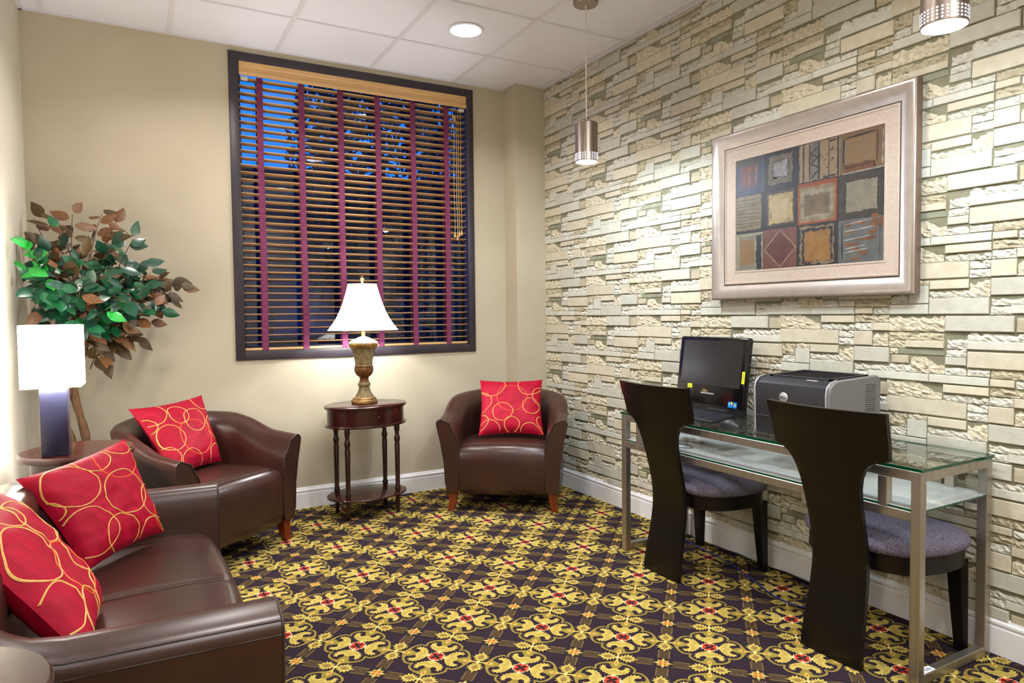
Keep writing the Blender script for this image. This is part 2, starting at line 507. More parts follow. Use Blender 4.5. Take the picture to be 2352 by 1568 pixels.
    P.append(('carpet_gold', 4, [(0.5+a*0.78, 0.5+b*0.78) for a, b in fl]))
    for k in range(4):
        a = k*PI/2+PI/4
        for da in (-0.28, 0.28):
            P.append(('carpet_red', 6, [(0.5+math.cos(a+da)*0.012, 0.5+math.sin(a+da)*0.012), (0.5+math.cos(a+da-0.22)*0.045, 0.5+math.sin(a+da-0.22)*0.045),
                                        (0.5+math.cos(a+da)*0.056, 0.5+math.sin(a+da)*0.056), (0.5+math.cos(a+da+0.22)*0.045, 0.5+math.sin(a+da+0.22)*0.045)]))
        P.append(('carpet_cream', 7, [(0.5+math.cos(k*PI/2)*0.06+0.010*math.cos(t*PI/3), 0.5+math.sin(k*PI/2)*0.06+0.010*math.sin(t*PI/3)) for t in range(6)]))
    return P

def build_carpet():
    names = ['carpet_dark', 'carpet_gold', 'carpet_olive', 'carpet_tan', 'carpet_red', 'carpet_cream', 'carpet_brown']
    tile = carpet_tile()
    d = 0.2283
    mb = MB()
    for i in range(-16, 17):
        for j in range(-16, 17):
            cx = 0.945+(i+j)*d; cy = 2.747+(i-j)*d
            if not (XL-0.3 < cx < XR+0.3 and YF+0.6 < cy < YB+0.3): continue
            for m, lay, pts in tile:
                w = [(cx+(a+b)*d, cy+(a-b)*d) for a, b in pts]
                mx = sum(p[0] for p in w)/len(w); my = sum(p[1] for p in w)/len(w)
                if not (XL+0.012 < mx < XR-0.012 and my < YB-0.012): continue
                w = [(min(max(x, XL+0.004), XR-0.004), min(y, YB-0.004)) for x, y in w]
                mb.add([(x, y, 0.0003+lay*0.00022) for x, y in w], [list(range(len(w)))], names.index(m))
    me = bpy.data.meshes.new('carpet_pattern')
    me.from_pydata(mb.v, [], mb.f)
    for n in names: me.materials.append(MATS[n])
    me.polygons.foreach_set('material_index', mb.m)
    bm = bmesh.new(); bm.from_mesh(me)
    flip = [f for f in bm.faces if f.normal.z < 0]
    bmesh.ops.reverse_faces(bm, faces=flip)
    bmesh.ops.triangulate(bm, faces=bm.faces)
    bm.to_mesh(me); bm.free()
    o = bpy.data.objects.new('carpet_pattern', me); COL.objects.link(o)
    o.parent = floor; o['kind'] = 'stuff'
    return o
build_carpet()

# ---- ceiling: metal grid with lay-in panels
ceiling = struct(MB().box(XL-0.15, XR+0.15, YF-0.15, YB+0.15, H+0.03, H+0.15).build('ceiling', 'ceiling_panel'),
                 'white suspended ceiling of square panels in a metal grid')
GX = sorted([2.0661+0.61*k for k in range(-4, 2)])
GY = sorted([3.9742-0.61*k for k in range(0, 10)])
xs = [XL]+GX+[XR]; ys = [YF]+[g for g in GY if g > YF+0.05]+[YB]
DOWNLIGHTS = [(1.759, 3.665), (0.54, 3.665), (1.759, 1.835), (0.54, 1.835), (1.759, 0.005), (0.54, 0.005), (1.759, -1.215), (0.54, -1.215)]  # first in view, second inferred from the wall, others added to brighten the room
tile_cache = {}
for a, b in zip(xs, xs[1:]):
    for c, d in zip(ys, ys[1:]):
        w, l = b-a, d-c
        hole = any(a < px < b and c < py < d for px, py in DOWNLIGHTS)
        key = (round(w, 3), round(l, 3), hole, hole and [(px-(a+b)/2, py-(c+d)/2) for px, py in DOWNLIGHTS if a < px < b and c < py < d][0])
        if key not in tile_cache:
            mb = MB()
            x1, y1 = w/2-0.004, l/2-0.004
            if not hole:
                mb.box(-x1, x1, -y1, y1, 0, 0.015)
            else:
                hx, hy = key[3]; n = 32; r = 0.086
                ring = [(hx+r*math.cos(2*PI*k/n), hy+r*math.sin(2*PI*k/n)) for k in range(n)]
                sq = []
                for k in range(n):
                    ca, sa = math.cos(2*PI*k/n), math.sin(2*PI*k/n)
                    t = min((x1-hx)/ca if ca > 1e-6 else 1e9, (-x1-hx)/ca if ca < -1e-6 else 1e9,
                            (y1-hy)/sa if sa > 1e-6 else 1e9, (-y1-hy)/sa if sa < -1e-6 else 1e9)
                    sq.append((hx+ca*t, hy+sa*t))
                vs = [(x, y, 0) for x, y in ring]+[(x, y, 0) for x, y in sq]
                fs = [(k, (k+1) % n, n+(k+1) % n, n+k) for k in range(n)]
                mb.add(vs, fs)
                # corners of the square
                for cx, cy in ((x1, y1), (-x1, y1), (-x1, -y1), (x1, -y1)):
                    ang = math.atan2(cy-hy, cx-hx) % (2*PI)
                    k = int(ang/(2*PI/n)) % n
                    mb.add([(*sq[k], 0), (cx, cy, 0), (*sq[(k+1) % n], 0)], [(0, 1, 2)])
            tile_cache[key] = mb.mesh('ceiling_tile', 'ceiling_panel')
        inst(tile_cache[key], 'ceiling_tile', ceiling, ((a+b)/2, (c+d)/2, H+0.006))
def bar(x0, x1, y0, y1, dz=0.0):
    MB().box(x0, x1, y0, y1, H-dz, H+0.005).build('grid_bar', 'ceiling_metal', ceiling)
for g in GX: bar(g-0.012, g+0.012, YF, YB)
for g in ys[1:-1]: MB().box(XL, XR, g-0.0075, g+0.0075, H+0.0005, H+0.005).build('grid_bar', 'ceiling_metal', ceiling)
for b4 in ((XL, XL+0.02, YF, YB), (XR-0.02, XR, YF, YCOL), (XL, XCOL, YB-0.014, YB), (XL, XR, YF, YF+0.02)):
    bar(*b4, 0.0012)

# ---- walls
WX0, WX1, WZ0, WZ1 = 0.612, 2.170, 1.037, 2.833      # clear window opening
wb = MB()
wb.box(XL-0.15, WX0, YB, YB+0.15, 0, H+0.03).box(WX1, XR+0.15, YB, YB+0.15, 0, H+0.03)
wb.box(WX0, WX1, YB, YB+0.15, 0, WZ0).box(WX0, WX1, YB, YB+0.15, WZ1, H+0.03)
struct(wb.build('wall_back', 'wall_paint'), 'beige painted wall with the window')
struct(MB().box(XL-0.15, XL, YF-0.15, YB, 0, H+0.03).build('wall_left', 'left_paint'), 'pale cream painted wall behind the loveseat')
struct(MB().box(XL, XR, YF-0.15, YF, 0, H+0.03).build('wall_rear', 'left_paint'), 'cream wall behind the viewer')
struct(MB().box(XCOL, XR, YCOL, YB, 0, H+0.03).build('wall_column', 'wall_paint'), 'boxed beige column in the far corner')
wall_right = struct(MB().box(XR, XR+0.15, YF-0.15, YB, 0, H+0.03).build('wall_right', 'stone_backing'),
                    'wall in stone-print wallpaper, built in relief as stacked cream and grey stone')

# ---- stone-print wallpaper built as stone relief: one repeat of the pattern, mm from its top left corner
STONES = [('R','c',-1,218,1,63),('S','g',221,456,3,62),('S','t',462,533,11,63),('R','t',-1,216,68,102),('R','c',-2,65,98,130),('S','c',67,216,101,129),
('R','w',229,301,89,128),('R','w',301,533,67,98),('S','w',301,532,97,129),('D','d',37,219,130,158),('R','c',4,36,133,156),('S','t',10,81,161,194),
('R','w',0,81,195,231),('B','c',89,219,168,228),('R','w',224,297,132,158),('S','g',222,297,160,191),('S','c',301,538,136,197),('R','w',220,298,200,228),
('R','w',302,378,200,226),('R','t',383,537,199,230),('S','w',-90,160,230,262),('S','w',163,376,230,262),('S','c',381,460,233,260),('R','w',464,533,233,261),
('B','c',-9,210,266,327),('S','c',216,376,266,298),('R','g',216,376,304,329),('R','t',381,532,264,294),('R','w',379,457,297,329),('S','c',459,533,296,330),
('S','c',-10,300,328,392),('R','w',304,374,331,360),('R','w',304,374,361,393),('S','c',376,459,332,393),('R','c',462,528,337,393),
('R','t',5,77,397,450),('R','c',83,156,396,416),('R','w',5,75,452,486),('S','w',78,155,417,487),('S','w',0,155,489,529),('S','c',159,301,398,433),
('R','c',306,375,400,466),('R','g',159,371,440,469),('S','g',158,372,468,529),('S','g',377,532,398,461),('R','g',380,532,473,497),('R','w',378,448,497,530),
('R','w',536,626,463,495),('S','w',452,526,500,528)]
ROUGH = {'c': 'rough_cream', 'g': 'rough_grey', 'w': 'rough_pale', 't': 'rough_tan', 'd': 'stone_sage'}
SCOL = {'c': 'stone_cream', 'g': 'stone_grey', 'w': 'stone_pale', 't': 'stone_tan', 'd': 'stone_sage'}
def stone_mb(kind, w, h, seed):
    """local: x along the wall (towards the viewer), z up, +y into the room; origin at the top left corner"""
    rnd = random.Random(seed)
    mb = MB()
    g = 0.0012
    if kind in 'SD':
        t0 = rnd.uniform(0.0065, 0.0105) if kind == 'S' else 0.003
        t1 = t0+rnd.uniform(-0.002, 0.002)
        top = t0 - (0.002 if kind == 'S' else 0)
        b = 0.0022
        # back rim, front rim (chamfered)
        vs = [(g, -0.004, -g), (w-g, -0.004, -g), (w-g, -0.004, -h+g), (g, -0.004, -h+g),
              (g, top-b, -g), (w-g, top-b+(t1-t0), -g), (w-g, t1-b, -h+g), (g, t0-b, -h+g),
              (g+b, top, -g-b), (w-g-b, top+(t1-t0), -g-b), (w-g-b, t1, -h+g+b), (g+b, t0, -h+g+b)]
        fs = [(0, 1, 5, 4), (1, 2, 6, 5), (2, 3, 7, 6), (3, 0, 4, 7), (4, 5, 9, 8), (5, 6, 10, 9), (6, 7, 11, 10), (7, 4, 8, 11), (8, 9, 10, 11)]
        mb.add(vs, fs)
    else:
        nx = max(4, min(16, int(w/0.012))); nz = max(3, min(8, int(h/0.0075)))
        amp = 0.008 if kind == 'B' else 0.006
        vs = []
        for k in range(nz+1):
            for i in range(nx+1):
                u, v = i/nx, k/nz
                x = g+u*(w-2*g); z = -g-v*(h-2*g)
                edge = 0.3
                if kind == 'B':
                    line = 0.12+0.62*max(0, u-0.35)/0.65+0.10*math.sin(9*u+seed)
                else:
                    line = 0.22+0.30*noise.noise(Vector((u*w*45, seed*3.7, 0)))
                up = smoothstep(line-0.22, line+0.22, v)
                y = -0.004+up*0.0085+(amp*noise.noise(Vector((x*95, z*95, seed*5.1)))+0.5*amp*noise.noise(Vector((x*240, z*240, seed))))*(0.35+up)
                if 0 < i < nx: x += rnd.uniform(-0.3, 0.3)*w/nx
                if 0 < k < nz: z += rnd.uniform(-0.3, 0.3)*h/nz
                y = -0.0022 if (v < line-0.09 and kind == 'R') or (kind == 'B' and v < line-0.2) else max(y, 0.0006+0.0015*abs(noise.noise(Vector((x*130, z*130, seed*1.7)))))
                if i in (0, nx) or k == nz: y = min(y, 0.0045)
                vs.append((x, y, z))
        fs = [(k*(nx+1)+i, k*(nx+1)+i+1, (k+1)*(nx+1)+i+1, (k+1)*(nx+1)+i) for k in range(nz) for i in range(nx)]
        n0 = len(vs)
        # short skirts back to the wall
        tp = list(range(nx+1)); bl = [k*(nx+1) for k in range(nz+1)]; br = [k*(nx+1)+nx for k in range(nz+1)]; bb = [nz*(nx+1)+i for i in range(nx+1)]
        for chain in (bl, br, bb, tp):
            o = len(vs)
            vs += [(vs[i][0], -0.006, vs[i][2]) for i in chain]
            fs += [(chain[q], chain[q+1], o+q+1, o+q) for q in range(len(chain)-1)]
        mb.add(vs, fs)
    return mb

def project(p):
    c = CAM_INV @ Vector(p)
    if c.z > -0.05: return None
    return (1176+1564.5*c.x/-c.z, 784-1564.5*c.y/-c.z, -c.z)
CAM_INV = (Matrix.Translation(cam_o.location) @ cam_o.rotation_euler.to_matrix().to_4x4()).inverted()

def build_stones():
    WR, VR = 0.5335, 0.532
    zb, zt, yfar, ynear = 0.130, H, YCOL, 0.15
    items = []
    for k in range(-2, 7):
        yl = 3.825-WR*(k+1)
        zoff = 1.236 if (k % 2) else 0.970
        for n in range(-4, 6):
            ztop = zoff+VR*n
            for si, (kind, c, u0, u1, v0, v1) in enumerate(STONES):
                ya, yc2 = yl-(u0-1)/1000, yl-(u1+1)/1000
                za, zc = ztop-(v0-(4 if kind in 'RB' else 1))/1000, ztop-(v1+(1 if kind in 'RB' else 0))/1000
                full = True
                A, B, T, Bt = min(ya, yfar), max(yc2, ynear), min(za, zt), max(zc, zb)
                if A-B < 0.012 or T-Bt < 0.010: continue
                full = (A == ya and B == yc2 and T == za and Bt == zc)
                p = project((XR, (A+B)/2, (T+Bt)/2))
                score = 0
                if p and -20 < p[0] < 2372 and -20 < p[1] < 1588:
                    score = (A-B)*(T-Bt)/p[2]**2*abs(p[2])**0.3
                    if 1.57 < (A+B)/2 < 2.6 and 1.34 < (T+Bt)/2 < 2.14: score = 0   # behind the picture
                items.append((score, kind, c, si, A, B, T, Bt, full))
    items.sort(key=lambda t: -t[0])
    cache = {}
    order = ['stone_cream', 'stone_grey', 'stone_pale', 'stone_tan', 'stone_sage', 'rough_cream', 'rough_grey', 'rough_pale', 'rough_tan']
    rest = MB()
    for idx, (score, kind, c, si, A, B, T, Bt, full) in enumerate(items):
        w, h = A-B, T-Bt
        if idx < 296 and score > 0:
            key = si if full else ('x', idx)
            if key not in cache:
                cache[key] = stone_mb(kind, w, h, si+1).mesh('stone', (ROUGH if kind in 'RB' else SCOL)[c])
            # local x -> world -y, local y -> world -x
            inst(cache[key], 'stone', wall_right, (XR, A, T), (0, 0, -PI/2), (1, -1, 1))
        else:
            mb = stone_mb(kind, w, h, si+1)
            rest.add([(XR-y, A-x, T+z) for x, y, z in mb.v], mb.f, order.index((ROUGH if kind in 'RB' else SCOL)[c]))
    o = rest.build('stone_courses', order, wall_right)
    o['kind'] = 'stuff'
    o['label'] = 'smaller and more distant stones of the wallpaper relief'
build_stones()

# ---- baseboards
def baseboard(name, p0, p1, nrm, label):
    prof = [(0, 0), (0.016, 0), (0.016, 0.098), (0.013, 0.103), (0.013, 0.108), (0.017, 0.113), (0.016, 0.121), (0.010, 0.126), (0.008, 0.134), (0, 0.137)]
    secs = []
    for p in (p0, p1):
        secs.append([(p[0]+nrm[0]*d, p[1]+nrm[1]*d, z+0.0005) for d, z in prof])
    struct(MB().loft(secs).build(name, 'white_paint'), label)
baseboard('baseboard_back', (XL, YB), (XCOL, YB), (0, -1), 'white moulded baseboard under the window')
baseboard('baseboard_right', (XR, YCOL), (XR, YF), (-1, 0), 'white moulded baseboard along the stone wall')
baseboard('baseboard_left', (XL, YB), (XL, YF), (1, 0), 'white moulded baseboard along the left wall')
baseboard('baseboard_column', (XCOL, YCOL), (XR, YCOL), (0, -1), 'short white baseboard on the corner column')

# ---- window: dark trim, sash and glass
win = bpy.data.objects.new('window_1', None); COL.objects.link(win); win.location = ((WX0+WX1)/2, YB, WZ0)
struct(win, 'large square window with a dark espresso trim')
def wpart(name, m, x0, x1, y0, y1, z0, z1, r=0.003):
    o = MB().rbox(x0, x1, y0, y1, z0, z1, r).build(name, m, win, 30)
    o.matrix_parent_inverse = Matrix.Translation(-Vector(win.location))
    return o
TX0, TX1, TZ0, TZ1 = 0.5613, 2.2173, 0.984, 2.884
wpart('trim_board', 'trim_dark', TX0, WX0+0.006, YB-0.014, YB+0.01, TZ0, TZ1)
wpart('trim_board', 'trim_dark', WX1-0.006, TX1, YB-0.014, YB+0.01, TZ0, TZ1)
wpart('trim_board', 'trim_dark', WX0, WX1, YB-0.013, YB+0.01, TZ0, WZ0+0.004)
wpart('trim_board', 'trim_dark', WX0, WX1, YB-0.013, YB+0.01, WZ1-0.004, TZ1)
# dark jamb linings
wpart('jamb', 'trim_dark', WX0-0.002, WX0+0.004, YB+0.008, YB+0.15, WZ0, WZ1, 0.001)
wpart('jamb', 'trim_dark', WX1-0.004, WX1+0.002, YB+0.008, YB+0.15, WZ0, WZ1, 0.001)
wpart('jamb', 'trim_dark', WX0, WX1, YB+0.008, YB+0.15, WZ0-0.002, WZ0+0.004, 0.001)
wpart('jamb', 'trim_dark', WX0, WX1, YB+0.008, YB+0.15, WZ1-0.004, WZ1+0.002, 0.001)
for x0, x1, z0, z1 in ((WX0, WX0+0.03, WZ0, WZ1), (WX1-0.03, WX1, WZ0, WZ1), (WX0, WX1, WZ0, WZ0+0.03), (WX0, WX1, WZ1-0.03, WZ1)):
    wpart('sash', 'trim_dark', x0, x1, YB+0.105, YB+0.135, z0, z1, 0.002)
o = MB().box(WX0+0.01, WX1-0.01, YB+0.118, YB+0.122, WZ0+0.01, WZ1-0.01).build('pane', 'window_glass', win)
o.matrix_parent_inverse = Matrix.Translation(-Vector(win.location))

# ================================================================ wooden blind
def build_blind():
    t = thing('window_blind', 'golden wooden venetian blind with plum cloth tapes in the window', 'blind', (1.392, YB+0.02, WZ0))
    ox, oy, oz = 1.392, YB+0.02, WZ0
    x0, x1 = 0.617-ox, 2.169-ox
    # moulded valance
    prof = [(-0.030, 2.830), (-0.030, 2.803), (-0.026, 2.800), (-0.026, 2.775), (-0.032, 2.770), (-0.034, 2.757), (-0.031, 2.747), (-0.018, 2.747), (-0.018, 2.830)]
    MB().loft([[(x, y, z-oz) for y, z in prof] for x in (0.622-ox, 2.181-ox)]).build('valance', 'blind_wood', t, 40)
    MB().rbox(x0+0.006, x1-0.006, 0.005, 0.06, 2.775-oz, 2.822-oz, 0.003).build('headrail', 'blind_wood', t, 30)
    n = 38; pitch = 0.04445; ztop = 2.737
    tilt = math.radians(8.5)
    mb = MB()
    secs = []
    for x in (x0, x1):
        s = []
        for a, b in ((-0.025, -0.0012), (-0.023, -0.0016), (0.0, -0.0011), (0.023, -0.0016), (0.025, -0.0012), (0.025, 0.0012), (0.0, 0.0019), (-0.025, 0.0012)):
            s.append((x, a*math.cos(tilt)+b*math.sin(tilt), -a*math.sin(tilt)+b*math.cos(tilt)))
        secs.append(s)
    me = mb.loft(secs).mesh('slat', 'blind_wood', 40)
    zl = None
    for i in range(n):
        zl = ztop-i*pitch-oz
        inst(me, 'slat', t, (random.uniform(-0.002, 0.002), 0.030, zl), (random.uniform(-0.01, 0.01), random.uniform(-0.0008, 0.0008), 0))
    MB().rbox(x0, x1, 0.008, 0.052, 1.0425-oz, 1.058-oz, 0.003).build('bottom_rail', 'blind_wood', t, 30)
    for k in range(6):
        cx = 0.745+0.2548*k-ox
        for front in (True, False):
            mb = MB(); w = 0.0185
            rows = 90; vs = []
            yb = 0.0015 if front else 0.0585
            for r in range(rows+1):
                z = 2.752+(1.050-2.752)*r/rows
                ph = (z-oz)/pitch*2*PI
                wob = 0.0011*math.sin(ph+k)+0.0006*math.sin(ph*0.37+2*k)
                sx = 0.0015*math.sin(z*5+k)
                vs += [(cx-w+sx, yb+wob, z-oz), (cx+w+sx, yb+wob*0.6, z-oz)]
            mb.add(vs, [(2*r, 2*r+1, 2*r+3, 2*r+2) for r in range(rows)])
            vs2 = [(x, y+0.0008, z) for x, y, z in vs]
            mb.add(vs2, [(2*r, 2*r+2, 2*r+3, 2*r+1) for r in range(rows)])
            tp = mb.build('tape', 'tape_cloth', t)
            if front:
                MB().rbox(cx-w, cx+w, 0.001, 0.012, 1.038-oz, 1.060-oz, 0.002).build('tape_end', 'tape_cloth', tp)
    for sx in (0.655, 2.135):
        MB().rbox(sx-0.022-ox, sx+0.022-ox, -0.012, 0.010, 2.722-oz, 2.746-oz, 0.004).build('valance_clip', 'clear_plastic', t)
    for cx, zt2, zb2 in ((2.072, 2.70, 1.850), (2.092, 2.69, 1.832), (2.108, 2.72, 1.857), (2.126, 2.72, 1.868)):
        pts = [(cx-ox+0.002*math.sin(i), -0.006, zt2+(zb2-zt2)*i/8-oz) for i in range(9)]
        c = MB().tube(pts, 0.0016, 6).build('cord', 'cord_cloth', t)
        MB().lathe([(0.001, 0), (0.0068, 0.004), (0.0085, 0.012), (0.006, 0.024), (0.0042, 0.030), (0.0055, 0.036), (0.002, 0.040)], 14,
                   (cx-ox, -0.006), ).build('tassel', 'blind_wood', c, 50).location = (0, 0, zb2-0.038-oz)
    for cx, z in ((2.068, 2.66), (2.080, 2.645)):
        MB().rbox(cx-0.005-ox, cx+0.005-ox, -0.012, -0.001, z-oz, z+0.04-oz, 0.002).build('cord_lock', 'blind_wood', t)
build_blind()

# ================================================================ leather seats
def arc_path(wi, y_front, y_back, r, n=10):
    """inner U path from the right arm front round the back to the left arm front: (x, y, outward nx, ny, s) with s 0 at arm front, 1 at back centre"""
    P = []
    for i in range(8):
        y = y_front+(y_back-r-y_front)*i/8
        P.append((wi, y, 1.0, 0.0))
    for i in range(n+1):
        a = PI/2*i/n
        P.append((wi-r+r*math.cos(a), y_back-r+r*math.sin(a), math.cos(a), math.sin(a)))
    m = 6
    for i in range(1, m+1):
        x = (wi-r)*(1-i/m)
        P.append((x, y_back, 0.0, 1.0))
    L = [0]
    for p, q in zip(P, P[1:]): L.append(L[-1]+math.hypot(q[0]-p[0], q[1]-p[1]))
    half = [(p[0], p[1], p[2], p[3], l/L[-1]) for p, l in zip(P, L)]
    return half + [(-x, y, -nx, ny, s) for x, y, nx, ny, s in half[::-1][1:]]

def shell(path, hin, hout, thick, flare, z0, bulge=0.012):
    secs = []
    for x, y, nx, ny, s in path:
        hi, ho, th, fl = hin(s), hout(s), thick(s), flare(s)
        pr = [(0.006, z0+0.004), (0.0, z0+0.03), (-0.004, z0+0.20), (0.0, hi-0.10), (0.006, hi-0.045), (0.018, hi-0.012), (0.034, hi+0.004)]
        mid = (hi+ho)/2
        pr += [(th*0.5+0.01, mid+bulge+0.002), (th+fl-0.030, ho+0.002), (th+fl-0.010, ho-0.006), (th+fl, ho-0.022), (th+fl-0.004, ho-0.05),
               (th+fl*0.55, ho-0.14), (th+fl*0.15, ho-0.27), (th, z0+0.05), (th-0.004, z0+0.006), (th-0.012, z0)]
        secs.append([(x+nx*d, y+ny*d, z) for d, z in pr])
    return secs

def seat_block(mb, hw, y_front, y_back, z0, zt, seam=None, crown=0.018, nx=20):
    prof = [(y_back, z0), (y_front+0.03, z0), (y_front+0.008, z0+0.01), (y_front, z0+0.06), (y_front-0.004, zt-0.10), (y_front, zt-0.045), (y_front+0.014, zt-0.018),
            (y_front+0.045, zt), (y_front+0.12, zt+0.008), (y_front+0.25, zt+0.006), (y_back, zt-0.004)]
    secs = []
    for i in range(nx+1):
        u = -1+2*i/nx
        bow = (1-u*u)
        s = []
        for k, (y, z) in enumerate(prof):
            f = 1 if k in (2, 3, 4, 5, 6, 7, 8, 9) else 0
            yy = y-(0.028*bow if 1 <= k <= 7 else 0)
            zz = z+(crown*bow**0.6 if k >= 6 else 0)
            if seam is not None and k >= 5:
                zz -= 0.010*math.exp(-((u-seam)*hw/0.014)**2)
            s.append((u*hw, yy, zz))
        secs.append(s)
    mb.loft(secs)
    return secs

def leg_mb(x, y, ztop, sx, sy, foot=0.018):
    """tapered leg, the foot kicked outwards"""
    secs = []
    for i in range(6):
        t = i/5
        h = 0.028-0.010*t
        k = foot*(t**2)
        cx, cy, z = x+sx*k, y+sy*k, ztop*(1-t)+0.002*t
        secs.append([(cx-h, cy-h, z), (cx+h, cy-h, z), (cx+h, cy+h, z), (cx-h, cy+h, z)])
    return MB().loft(secs)

def make_tub(name, label, loc, rz, group):
    t = thing(name, label, 'armchair', loc, rz, group)
    path = arc_path(0.275, -0.335, 0.235, 0.235, 12)
    hin = lambda s: interp([(0, 0.515), (0.25, 0.555), (0.55, 0.66), (1, 0.705)], s)
    hout = lambda s: interp([(0, 0.592), (0.25, 0.612), (0.55, 0.70), (1, 0.735)], s)
    thick = lambda s: interp([(0, 0.085), (0.4, 0.10), (1, 0.11)], s)
    flare = lambda s: interp([(0, 0.055), (0.5, 0.03), (1, 0.015)], s)
    secs = shell(path, hin, hout, thick, flare, 0.125)
    body = MB().loft(secs).build('shell', 'leather', t, 50)
    # seam piping round the front of each arm and inside the back
    for si in (0, -1):
        ring = [Vector(p) for p in secs[si]]
        ring = [p+Vector((0, -0.001, 0)) for p in ring[3:15]]
        MB().tube(ring, 0.0035, 6).build('piping', 'leather_seam', body, 60)
    mb = MB()
    ss = seat_block(mb, 0.272, -0.330, 0.24, 0.115, 0.415)
    seat = mb.build('seat', 'leather', t, 60)
    MB().tube([Vector(s[7])+Vector((0, 0, 0.001)) for s in ss], 0.0032, 6).build('piping', 'leather_seam', seat, 60)
    for x, y, sx, sy in ((0.318, -0.285, 1, -0.3), (-0.318, -0.285, -1, -0.3), (0.24, 0.22, 0.6, 0.8), (-0.24, 0.22, -0.6, 0.8)):
        leg_mb(x, y, 0.130, sx*0.9, sy).build('leg', 'cherry_leg', t, 40)
    return t
make_tub('armchair', 'brown leather tub armchair in the corner beside the stone wall', (2.203, 4.025, 0), -0.616, 'brown leather tub armchairs')
make_tub('armchair', 'brown leather tub armchair left of the oval table, below the potted tree', (0.286, 3.965, 0), 0.6435, 'brown leather tub armchairs')

def make_loveseat():
    t = thing('loveseat', 'brown leather two-seat sofa in the left foreground with two red pillows', 'sofa', (-0.085, 2.315, 0), PI/2)
    # local: x along the wall, -y is the front. front at world x = 0.28 -> local y = -0.365
    path = arc_path(0.59, -0.365, 0.185, 0.07, 8)
    hin = lambda s: interp([(0, 0.585), (0.42, 0.590), (0.56, 0.69), (0.62, 0.715), (1, 0.72)], s)
    hout = lambda s: interp([(0, 0.575), (0.42, 0.585), (0.56, 0.69), (0.62, 0.715), (1, 0.72)], s)
    thick = lambda s: interp([(0, 0.120), (0.45, 0.125), (0.6, 0.17), (1, 0.17)], s)
    flare = lambda s: interp([(0, 0.022), (0.45, 0.018), (0.6, 0.0), (1, 0.0)], s)
    secs = shell(path, hin, hout, thick, flare, 0.11, 0.010)
    body = MB().loft(secs).build('shell', 'leather', t, 50)
    for sl in (slice(0, 16), slice(len(secs)-16, len(secs))):
        ch = secs[sl]
        # double stitched welt along the outside of the arm top
        MB().tube([Vector(s[11])+Vector((0.0, 0, 0.012)) for s in ch], 0.0034, 6).build('piping', 'leather_seam', body, 60)
        MB().tube([Vector(s[9])+Vector((0, 0, 0.0)) for s in ch], 0.0026, 6).build('piping', 'leather_seam', body, 60)
    for si in (0, -1):
        ring = [Vector(p)+Vector((0, -0.001, 0)) for p in secs[si][1:16]]
        MB().tube(ring, 0.0034, 6).build('piping', 'leather_seam', body, 60)
    mb = MB()
    ss = seat_block(mb, 0.587, -0.335, 0.19, 0.10, 0.418, seam=0.0, crown=0.014, nx=60)
    seat = mb.build('seat', 'leather', t, 60)
    mid = ss[30]
    MB().tube([Vector(p)+Vector((0, 0, 0.002)) for p in mid[3:]], 0.0032, 6).build('seam', 'leather_seam', seat, 60)
    for x, y, sx, sy in ((0.64, -0.31, 1, -0.4), (-0.64, -0.31, -1, -0.4), (0.62, 0.27, 1, 0.6), (-0.62, 0.27, -1, 0.6)):
        leg_mb(x, y, 0.118, sx, sy).build('leg', 'cherry_leg', t, 40)
make_loveseat()

